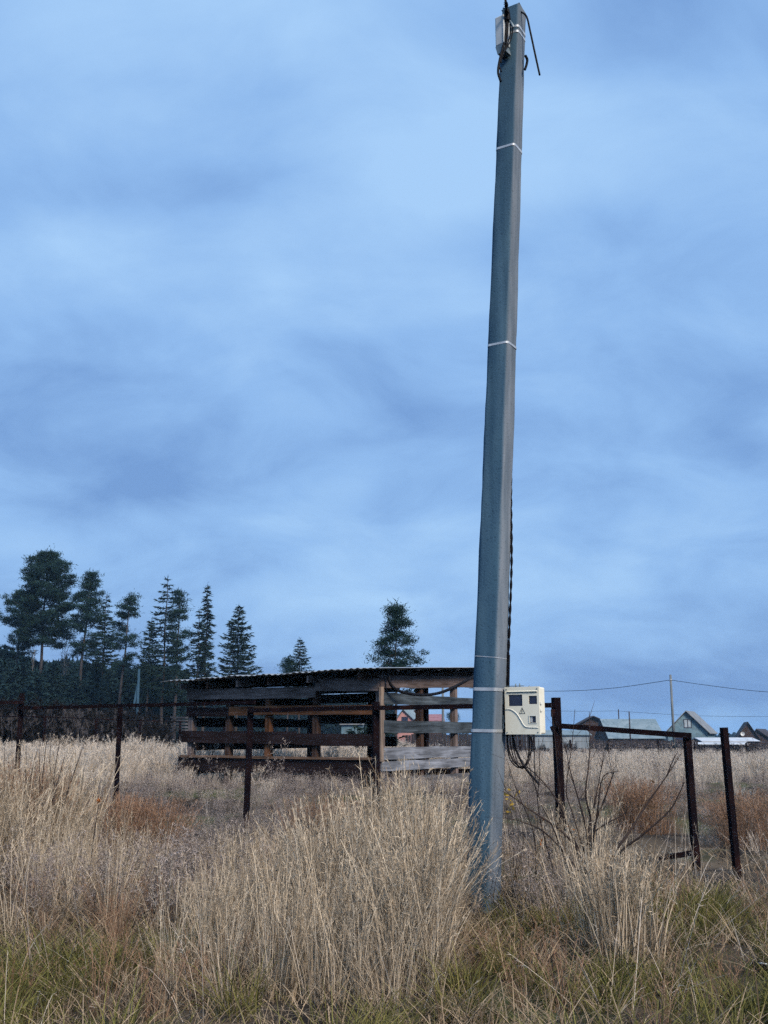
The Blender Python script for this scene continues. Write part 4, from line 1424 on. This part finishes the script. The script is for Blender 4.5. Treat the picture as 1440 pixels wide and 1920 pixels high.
# ------------------------------------------------------------------ village
M['blue_wall'] = noise_mat('blue_plaster', (.10, .18, .23), (.19, .29, .34), scale=.9, rough=.9, spots=(1.6, .5, .6, (.14, .20, .24)))
M['brown_wall'] = noise_mat('brown_boards', (.035, .024, .022), (.07, .045, .038), scale=1.5, stretch=(6, 6, .6), rough=.9)
M['pink_wall'] = noise_mat('pink_wall', (.42, .20, .19), (.55, .30, .27), scale=1, rough=.9)
M['grey_wall'] = noise_mat('grey_slate', (.20, .24, .27), (.32, .36, .39), scale=.8, stretch=(2, 2, .5), rough=.85)
M['pale_roof'] = noise_mat('pale_slate_roof', (.17, .235, .27), (.25, .315, .35), scale=.7, rough=.9, spec=.1, spots=(2.2, .55, .62, (.15, .21, .24)))
M['white_roof'] = noise_mat('white_metal_roof', (.46, .50, .55), (.62, .66, .70), scale=1, rough=.8, spec=.1)
M['dark_roof'] = noise_mat('dark_roof', (.03, .026, .03), (.065, .055, .06), scale=1, rough=.85)
M['grey_roof'] = noise_mat('grey_roof', (.16, .17, .18), (.26, .27, .28), scale=1, rough=.7)
M['red_roof'] = noise_mat('red_roof', (.26, .12, .13), (.36, .18, .19), scale=1, rough=.8)
M['fence_wood'] = noise_mat('dark_fence_boards', (.020, .017, .020), (.06, .05, .052), scale=1.5, stretch=(5, 5, .5), rough=.9)
M['frame'] = noise_mat('dark_window_frame', (.035, .03, .04), (.06, .05, .06), scale=2, rough=.8)
M['pane'] = noise_mat('curtained_pane', (.30, .36, .40), (.42, .48, .52), scale=2, rough=.25, spec=.5)
M['white'] = noise_mat('white_paint', (.70, .71, .70), (.8, .81, .8), scale=2, rough=.6)


def house(name, label, px0, px1, eave_y, apex_px, apex_y, D, depth, wall, roof, turn=0.0, windows=(), over=.25, chimney=None, thick=.12, cat='house', skew=0.0, low=None):
    """gable front between photo columns px0..px1 at depth D; ridge runs back `depth` metres, turned by `turn`"""
    e0, e1, ap = at(px0, eave_y, D), at(px1, eave_y, D), at(apex_px, apex_y, D)
    gz = -.45
    c = Vector(((e0.x + e1.x) / 2, D, gz))
    root = empty(name, c, label, cat)
    d = Vector((math.sin(turn), math.cos(turn), 0)) * depth
    f0, f1 = Vector((e0.x, D, gz - .3)), Vector((e1.x, D, gz - .3))
    E0, E1, A = Vector((e0.x, D, e0.z)), Vector((e1.x, D, e0.z)), Vector((ap.x, D, ap.z))
    mb = MB()
    mb.prism([f0, f1, E1, A, E0], d)
    mb.build('wall', M[wall], root)
    mr = MB()
    for a_, b_ in ((A, E0), (A, E1)):
        dr = (b_ - a_).normalized()
        p0, p1 = a_ - dr * .0 + Vector((0, 0, .05)), b_ + dr * over + Vector((0, 0, .05))
        back = d.normalized() * (-over)
        nrm = Vector((0, 0, thick))
        q = [p0 + back, p1 + back, p1 + d - back, p0 + d - back]
        mr.prism(q, nrm)
    rf_ = mr.build('roof', M[roof], root)
    for (x0, x1, y0, y1, sash) in windows:
        w0, w1 = at(x0, y1, D), at(x1, y0, D)
        xa, xb, za, zb = w0.x, w1.x, w0.z, w1.z
        t = max(.07, (xb - xa) * .10)
        mf = MB()
        yf = D - .06
        mf.box(xa - t, xa, yf, D + .02, za - t, zb + t); mf.box(xb, xb + t, yf, D + .02, za - t, zb + t)
        mf.box(xa, xb, yf, D + .02, zb, zb + t); mf.box(xa, xb, yf, D + .02, za - t, za)
        if sash:
            xm = (xa + xb) / 2
            mf.box(xm - t * .6, xm + t * .6, yf, D + .02, za, zb)
        win = mf.build('window', M['frame'], root)
        mp_ = MB(); mp_.box(xa + .003, xb - .003, D - .025, D + .015, za + .003, zb - .003)
        mp_.build('pane', M['pane' if sash else 'glass'], win)
    if chimney:
        ch = at(*chimney[:2], D + depth * .4)
        mc = MB(); mc.box(ch.x - .35, ch.x + .35, ch.y - .35, ch.y + .35, ch.z - 2.2, ch.z); mc.build('chimney', M['brown_wall'], rf_)
    return root


house('village_house', 'blue plastered house with a steep gable and two sash attic window', 1252, 1327, 1371, 1287, 1334, 188, 9, 'blue_wall', 'grey_roof', turn=R(24),
      windows=[(1283.5, 1295, 1349.5, 1363.5, True), (1267, 1280.5, 1383.5, 1392, False), (1303, 1316, 1384, 1392, False)], over=.7)
house('village_house', 'low brown gabled house behind the pale roofed barn', 1088, 1143, 1357, 1112, 1344, 176, 5, 'brown_wall', 'dark_roof', turn=R(4),
      windows=[(1118, 1124, 1363, 1368, False)], over=.6)
house('village_house', 'dark pointed gable house with a white satellite dish', 1381, 1424, 1386, 1402, 1355, 182, 8, 'brown_wall', 'dark_roof', turn=R(14), over=.4)
house('village_house', 'dark house cut by the right picture edge', 1400, 1452, 1390, 1419, 1368, 190, 9, 'brown_wall', 'dark_roof', turn=R(28), over=.5)
house('village_house', 'pink gabled house seen between the grey shed planks', 743, 777, 1350, 757, 1331, 170, 8, 'pink_wall', 'pale_roof', turn=R(24), windows=[(754, 764, 1345, 1353, False)],
      chimney=(781, 1331), over=.35)
house('village_house', 'small dark gabled hut right of the pink house', 775, 799, 1352, 788, 1343, 160, 6, 'brown_wall', 'dark_roof', turn=R(5), over=.3)
# satellite dish on the dark gable
dp = at(1392, 1376, 181.6)
mb = MB()
ring = [dp + Vector((math.cos(k * math.pi / 8) * .34, -.1, math.sin(k * math.pi / 8) * .34)) for k in range(16)]
mb.add([dp + Vector((0, .06, 0))] + ring, [(0, k + 1, (k + 1) % 16 + 1) for k in range(16)])
mb.tube([dp + Vector((0, 0, -.05)), dp + Vector((0, .5, -.1))], .04, n=5)
mb.tube([dp + Vector((0, 0, -.3)), dp + Vector((0, -.45, 0))], .02, n=4)
dish = mb.build('satellite_dish', M['white'], None, dp)
tag(dish, 'round white satellite dish on the dark pointed gable', 'satellite dish')


def barn(name, label, px0, px1, ridge_y, eave_y, D, run, roof, wall, cat='barn', drop=None, over=.2):
    """roof slope facing the camera: eave at depth D, ridge `run` metres behind"""
    e0, e1 = at(px0, eave_y, D), at(px1, eave_y, D)
    r0, r1 = at(px0 + 1, ridge_y, D + run), at(px1 - 1, ridge_y, D + run)
    gz = -.45
    root = empty(name, ((e0.x + e1.x) / 2, D, gz), label, cat)
    mb = MB()
    b0, b1 = Vector((e0.x, D + .25, gz - .3)), Vector((e1.x, D + .25, gz - .3))
    sl = (r0.z - e0.z) / run
    side = [b0, Vector((e0.x, D + .25, e0.z + .2 * sl)), Vector((e0.x, D + run, r0.z - .05)), Vector((e0.x, D + run * 1.9, e0.z)), Vector((e0.x, D + run * 1.9, gz - .3))]
    mb.prism(side, (e1.x - e0.x, 0, 0))
    mb.build('wall', M[wall], root)
    mr = MB()
    ex = Vector((over, 0, 0))
    for q in ([e0 - ex, e1 + ex, Vector((e1.x + over, D + run, r1.z)), Vector((e0.x - over, D + run, r0.z))],
              [Vector((e0.x - over, D + run, r0.z)), Vector((e1.x + over, D + run, r1.z)), Vector((e1.x + over, D + run * 1.95, e0.z)), Vector((e0.x - over, D + run * 1.95, e0.z))]):
        mr.prism([Vector(p_) + Vector((0, 0, .06)) for p_ in q], (0, 0, .10))
    mr.build('roof', M[roof], root)
    return root


barn('pale_roofed_barn', 'long barn with a big pale blue slate roof facing the field', 1143, 1246, 1350, 1386, 160, 5.5, 'pale_roof', 'brown_wall')
barn('grey_long_shed', 'long low grey shed with white roof left of the barn', 985, 1107, 1371, 1379.5, 150, 4, 'pale_roof', 'grey_wall', 'shed')
barn('white_roofed_shed', 'low shed with bright white roof below the blue house', 1319, 1424, 1385, 1392, 150, 3.5, 'white_roof', 'fence_wood', 'shed')
barn('narrow_white_shed', 'narrow lean-to with a white strip roof beside the far fence', 1304, 1402, 1394, 1397.5, 143, 1.4, 'white_roof', 'fence_wood', 'shed')
barn('red_roofed_shed', 'dull red roofed building seen between the grey shed planks', 786, 832, 1341, 1353, 172, 5, 'red_roof', 'brown_wall', 'building')
barn('blue_grey_hut', 'blue grey hut roof seen through the shed long side', 640, 680, 1345, 1360, 120, 4, 'grey_roof', 'blue_wall', 'hut')


def board_fence(name, label, px0, px1, ty, D, jit=.10, bw=.32):
    a_, b_ = at(px0, ty, D), at(px1, ty, D)
    root = empty(name, (a_.x, D, ghf(a_.x, D)), label, 'fence')
    rr = random.Random(px0)
    mb = MB()
    x_ = a_.x
    while x_ < b_.x:
        t_ = a_.z + rr.uniform(-jit, jit)
        y_ = D + rr.uniform(-.02, .02)
        mb.box(x_, x_ + bw - .04, y_, y_ + .03, -.7, t_)
        x_ += bw
    o = mb.build('boards', M['fence_wood'], root)
    o['kind'] = 'stuff'
    mr = MB()
    for z_ in (.2, .95):
        mr.beam((a_.x, D + .08, z_), (b_.x, D + .08, z_), .06, .09)
    mr.build('rail', M['fence_wood'], root)


board_fence('board_fence', 'dark board fence along the foot of the pale roofed barn', 1108, 1306, 1387.5, 140)
board_fence('board_fence', 'dark board fence at the far right below the dark houses', 1402, 1540, 1393, 138)
board_fence('board_fence', 'low dark fence glimpsed behind the grey shed planks', 760, 1000, 1377, 118)

# ------------------------------------------------------------------ poles and wires
def line_pole(px, top_y, D, label, r=.13, lean=0.0, mat='galv'):
    t_ = at(px, top_y, D)
    g_ = ghf(t_.x, D)
    root = empty('wooden_power_pole', (t_.x - lean, D, g_), label, 'utility pole')
    mb = MB(); mb.tube([(t_.x - lean, D, g_ - .3), (t_.x, D, t_.z)], r, r * .75, n=8); mb.build('shaft', M[mat], root)
    return root, t_


M['old_pole'] = noise_mat('old_pole_wood', (.10, .12, .13), (.20, .22, .23), scale=2, stretch=(1, 1, .3), rough=.9)
pr, ptop = line_pole(1257, 1265, 118, 'slender grey power pole in front of the blue house', .16, mat='old_pole')
mb = MB(); mb.tube([ptop + Vector((-.12, -.1, -.55)), ptop + Vector((.12, -.1, -.55))], .05, n=6); mb.build('insulator', M['greybox'], pr)
line_pole(1159.5, 1330, 210, 'short dark pole rising behind the barn roof', .14, mat='dark_roof')
line_pole(1179.5, 1334, 158, 'dark stovepipe pole standing before the pale barn roof', .12, mat='dark_roof')
line_pole(830, 1280, 128, 'grey power pole seen behind the shed right side', .17, mat='old_pole')
# concrete A-frame pole by the wood
ta_ = at(261, 1254, 72)
ap_ = empty('braced_concrete_pole', (ta_.x, 72, .45), 'pale concrete pole with a slanted brace before the dark wood', 'utility pole')
for nm_, px, py in (('shaft', 258, 1335), ('brace', 238, 1335)):
    b_ = at(px, py, 72)
    mb = MB(); mb.beam((b_.x, 72, .3), ta_ if nm_ == 'shaft' else ta_ - Vector((0, -.1, .6)), .15, .15, up=(0, 1, 0), w1=.12, h1=.12); mb.build(nm_, M['concrete'], ap_)


def wire(pts, label, r=.03):
    cp = curve_pts([at(*p_) for p_ in pts], 12)
    mb = MB(); mb.tube(cp, r, n=4)
    tag(mb.build('overhead_wire', M['black'], None, cp[0]), label, 'wire')


wire([(880, 1291, 150), (1000, 1295.5, 141), (1080, 1295, 133), (1160, 1289, 126), (1257, 1275, 118)], 'overhead wire sagging from the slender pole to the left', .034)
wire([(1257, 1275, 118), (1320, 1284, 117), (1400, 1294, 116), (1470, 1299, 115), (1560, 1301, 114)], 'overhead wire running from the slender pole out at the right edge', .034)
wire([(730, 1326, 230), (880, 1331, 225), (1030, 1333, 220), (1100, 1333.5, 215), (1159, 1333, 210)], 'thin low wire left of the short dark pole', .035)
wire([(1159, 1333, 210), (1230, 1338, 211), (1310, 1342, 212), (1400, 1343.5, 213), (1520, 1343, 214)], 'thin low wire passing above the blue house', .035)

# stacked planks left of the shed
pk = at(333, 1366, 47)
st = empty('plank_stack', (pk.x, 47, ghf(pk.x, 47)), 'stack of dark planks left of the shed by the far fence', 'planks')
for i, ty in enumerate((1345, 1351, 1357, 1363, 1369)):
    beam_obj('plank', at(324 + i % 2, ty, 47), at(352, ty + .5, 46.5), .3, .075, st, (.10, .10, .11), seed=i)


# ------------------------------------------------------------------ shrubs and single plants
def twig(mb_, px_pts, D0, D1, r0, r1=.0015, side=0, rr=None, sub=.12):
    n = len(px_pts)
    pts = [at(a_, b_, D0 + (D1 - D0) * i / (n - 1)) for i, (a_, b_) in enumerate(px_pts)]
    cp = curve_pts(pts, 6)
    mb_.tube(cp, r0 * 1.25, r1 * 1.2, n=5)
    for k in range(side):
        i = rr.randint(len(cp) // 3, len(cp) - 2)
        d = (cp[i + 1] - cp[i - 1]).normalized()
        o_ = Vector((rr.uniform(-1, 1), rr.uniform(-.8, .8), rr.uniform(-.1, .8)))
        e_ = cp[i] + (d * .8 + o_).normalized() * sub * rr.uniform(.4, 1.3)
        m_ = cp[i].lerp(e_, .5) + Vector((rr.uniform(-.01, .01), 0, rr.uniform(-.012, .012)))
        mb_.tube([cp[i], m_, e_], max(r1, r0 * .35), .0010, n=4, caps=False)


rr = random.Random(21)
sh_b = at(1105, 1640, 9.4)
sh = empty('bare_shrub', (sh_b.x, sh_b.y, ghf(sh_b.x, sh_b.y)), 'bare dark twiggy shrub fanning out right of the concrete pole', 'shrub')
stems = [
    ([(1108, 1640), (1104, 1560), (1112, 1520), (1122, 1470), (1133, 1408)], 9.5, 9.7, .011, 5),
    ([(1106, 1640), (1100, 1560), (1085, 1500), (1068, 1440), (1060, 1395)], 9.5, 9.6, .010, 5),
    ([(1110, 1600), (1116, 1545), (1133, 1500), (1146, 1462), (1152, 1447)], 9.5, 9.3, .009, 4),
    ([(1108, 1600), (1108, 1540), (1098, 1490), (1103, 1440), (1106, 1395), (1105, 1335)], 9.6, 9.8, .009, 4),
    ([(1100, 1640), (1080, 1590), (1050, 1556), (1012, 1530), (975, 1505), (945, 1480)], 9.3, 9.4, .010, 6),
    ([(1098, 1620), (1070, 1560), (1050, 1510), (1022, 1470), (990, 1440), (960, 1425)], 9.3, 9.5, .008, 6),
    ([(1090, 1640), (1060, 1600), (1020, 1560), (985, 1543), (945, 1532)], 9.2, 9.3, .007, 4),
    ([(1070, 1640), (1040, 1560), (1012, 1500), (996, 1450), (985, 1400)], 9.4, 9.5, .006, 4),
    ([(1040, 1640), (1018, 1560), (1008, 1500), (1012, 1450), (1010, 1385)], 9.5, 9.6, .006, 3),
    ([(1112, 1580), (1120, 1520), (1128, 1465), (1140, 1450), (1162, 1446)], 9.4, 9.3, .006, 3),
    ([(1096, 1600), (1075, 1530), (1062, 1480), (1072, 1400), (1078, 1330)], 9.7, 9.8, .005, 2),
    ([(1060, 1620), (1056, 1540), (1046, 1450), (1040, 1380), (1033, 1320)], 9.8, 9.9, .004, 2),
    ([(1005, 1640), (1000, 1560), (968, 1480), (952, 1430)], 9.3, 9.4, .005, 3),
    ([(1113, 1560), (1140, 1542), (1168, 1528), (1180, 1512)], 9.4, 9.3, .006, 3),
]
for (pts, d0, d1, r_, ns_) in stems:
    mb = MB(); twig(mb, pts, d0, d1, r_, .002, ns_ + 4, rr, .22); mb.build('stem', M['twig'], sh)
sh2_b = at(1140, 1640, 9.2)
sh2 = empty('bare_shrub', (sh2_b.x, sh2_b.y, ghf(sh2_b.x, sh2_b.y)), 'two long bare stems leaning right towards the gate post', 'shrub')
for (pts, d0, d1, r_, ns_) in [
    ([(1135, 1650), (1150, 1603), (1180, 1560), (1215, 1505), (1250, 1455), (1278, 1412)], 9.1, 9.3, .012, 5),
    ([(1140, 1640), (1165, 1596), (1205, 1565), (1255, 1520), (1275, 1485), (1283, 1466)], 9.2, 9.0, .010, 5),
    ([(1250, 1455), (1262, 1425), (1271, 1409)], 9.25, 9.3, .005, 0),
]:
    mb = MB(); twig(mb, pts, d0, d1, r_, .0022, ns_, rr, .13); mb.build('stem', M['twig'], sh2)
# the few leaves left on the shrub
lr = np.random.default_rng(4)


def leaves(name, mat, spots, size, parent):
    V, T = [], []
    for (px, py, D, n, sp_) in spots:
        c_ = np.array(at(px, py, D))
        for _ in range(n):
            p_ = c_ + lr.normal(0, sp_, 3)
            a_ = lr.normal(0, 1, 3); a_ /= np.linalg.norm(a_)
            b_ = np.cross(a_, lr.normal(0, 1, 3)); b_ /= np.linalg.norm(b_)
            s_ = size * lr.uniform(.6, 1.2)
            k = len(V)
            V += [p_ - a_ * s_, p_ + b_ * s_ * .45, p_ + a_ * s_, p_ - b_ * s_ * .45]
            T += [(k, k + 1, k + 2), (k, k + 2, k + 3)]
    base = np.array(parent.location)
    me = np_mesh(name, np.array(V) - base, np.array(T), lr.uniform(0, 1, len(V)))
    link(name, me, mat, parent)


leaves('leaves', M['redleaf'], [(1020, 1538, 9.3, 3, .012), (1222, 1467, 9.2, 2, .01), (1066, 1554, 9.3, 2, .02), (1017, 1580, 9.3, 2, .01)], .022, sh)
yl = at(958, 1560, 10.6)
yb = empty('yellow_leaved_sapling', (yl.x, yl.y, ghf(yl.x, yl.y)), 'tiny sapling with yellow leaves right of the concrete pole', 'plant')
mb = MB()
for k in range(4):
    b_ = Vector((yl.x, yl.y, ghf(yl.x, yl.y)))
    mb.tube([b_, b_.lerp(at(950 + k * 9, 1500, 10.6), .6) + Vector((.02 * k, 0, 0)), at(948 + k * 8, 1490 + 9 * (k % 2), 10.6)], .005, .002, n=4)
mb.build('stem', M['twig'], yb)
leaves('leaves', M['yellowleaf'], [(952, 1492, 10.6, 9, .04), (962, 1500, 10.6, 8, .045), (975, 1508, 10.6, 4, .04), (955, 1512, 10.6, 6, .035)], .024, yb)

lb = at(120, 1560, 12.2)
ls = empty('bare_shrub', (lb.x, lb.y, ghf(lb.x, lb.y)), 'thin upright bare stems before the left field', 'shrub')
for pts, r_ in [([(80, 1540), (75, 1480), (74, 1440), (75, 1395)], .005), ([(80, 1530), (79, 1470), (84, 1420), (88, 1386)], .006),
                ([(98, 1520), (104, 1480), (94, 1440), (95, 1395)], .005), ([(98, 1510), (107, 1470), (116, 1440), (122, 1415)], .005),
                ([(110, 1540), (125, 1490), (142, 1440), (161, 1383)], .007), ([(60, 1540), (54, 1480), (64, 1430), (69, 1410)], .005),
                ([(98, 1530), (101, 1460), (110, 1400), (112, 1390)], .004), ([(50, 1500), (49, 1440), (49, 1400)], .004), ([(30, 1540), (12, 1470), (8, 1400)], .004)]:
    mb = MB(); twig(mb, pts, 12.0, 12.3, r_ * 1.25, .002, 2, rr, .12); mb.build('stem', M['twig'], ls)
# dried flower stalk with an orange head
fs = at(168, 1640, 11.0)
df = empty('dried_flower_stalk', (fs.x, fs.y, ghf(fs.x, fs.y)), 'dark dried stalk with an orange seed head at the left', 'plant')
mb = MB(); mb.tube(curve_pts([(fs.x, fs.y, ghf(fs.x, fs.y) - .02), at(173, 1600, 11), at(180, 1540, 11), at(185, 1508, 11)], 5), .009, .004, n=5); mb.build('stem', M['twig'], df)
leaves('seed_head', M['redleaf'], [(185, 1503, 11, 16, .014), (185, 1498, 11, 8, .010)], .016, df)


def clump(name, label, px, D, n, spread, kind_kw, mat, seed, squash=1.0):
    rg = np.random.default_rng(seed)
    parts = []
    c = at(px, 1500, D)
    cx_, cy_ = c.x, D
    for k in range(n):
        a_ = rg.uniform(0, 6.283); r_ = spread * math.sqrt(rg.uniform())
        v, f, t = tuft(rg, **kind_kw)
        ox, oy = math.cos(a_) * r_, math.sin(a_) * r_ * squash
        v = v + np.array([ox, oy, ghf(cx_ + ox, cy_ + oy) - ghf(cx_, cy_)])
        parts.append((v, f, t))
    V, T, tt = merge(parts)
    me = np_mesh(name, V, T, tt)
    o = link(name, me, mat)
    o.location = (cx_, cy_, ghf(cx_, cy_))
    tag(o, label, 'grass clump')
    return o


RK = dict(n=48, r=.2, L=(.45, .85), lean=.2, curve=.18, w=.005, nb=14, bl=(.03, .08), bw=.005, nl=40, ll=(.3, .6), lw=.006)
clump('grass_clump', 'bushy russet grass clump in the field beyond the bare shrub', 1213, 17.2, 14, .42, RK, M['russet'], 1)
clump('grass_clump', 'brown tangled grass clump left of the shed front corner', 270, 14.2, 16, .45, dict(RK, L=(.4, .8)), M['russet'], 2)
clump('grass_clump', 'golden brown grass clump below the shed corner', 605, 13.6, 12, .45, dict(RK, L=(.35, .8)), M['russet'], 3)
clump('grass_clump', 'rusty brown grass clump at the right edge behind the lone post', 1425, 16.0, 14, .55, dict(RK, L=(.45, .85)), M['russet'], 4)
clump('grass_clump', 'tall orange tinted grass clump at the left edge', 22, 12.3, 16, .42, dict(RK, L=(.8, 1.25), n=40, lean=.12), M['russet'], 5)

clump('grass_clump', 'dense upright pale straw clump in front of the bare shrub', 1148, 7.6, 14, .24, dict(n=24, r=.10, L=(.5, .84), lean=.12, curve=.13, w=.0065, nb=11, bl=(.03, .08), bw=.0042, nl=10, ll=(.3, .6), lw=.008), M['straw'], 6, squash=.8)

# scrap at the right edge
lp = at(1434, 1822, 7.35)
lz = ghf(lp.x, 7.35)
sc_o = empty('scrap_tyre', (lp.x, 7.35, lz), 'black rubber scrap with a white stripe lying at the right edge', 'scrap')
mb = MB()
ringp = [Vector((lp.x + .05 + math.cos(t) * .10, 7.4 + math.sin(t) * .09, lz + .045 + .02 * math.sin(t * 2))) for t in np.linspace(0, 2 * math.pi, 22)]
mb.tube(ringp, .032, n=7, caps=False); mb.build('body', M['black'], sc_o)
mb = MB(); mb.tube([r_ + Vector((0, -.028, .022)) for r_ in ringp[11:19]], .006, n=5); mb.build('stripe', M['white'], sc_o)


# ------------------------------------------------------------------ damp air
mh = bpy.data.materials.new('damp_air')
mh.use_nodes = True
mh.node_tree.nodes.clear()
ho = N(mh.node_tree.nodes, 'ShaderNodeOutputMaterial')
hv = N(mh.node_tree.nodes, 'ShaderNodeVolumePrincipled')
hv.inputs['Color'].default_value = (.42, .70, 1.0, 1)
hv.inputs['Density'].default_value = 0.00030
mh.node_tree.links.new(hv.outputs[0], ho.inputs['Volume'])
mb = MB(); mb.box(-2600, 2600, -2600, 2600, -2.5, 32)
tag(mb.build('haze', mh), 'thin bluish haze over the field and wood', 'haze', kind='stuff')
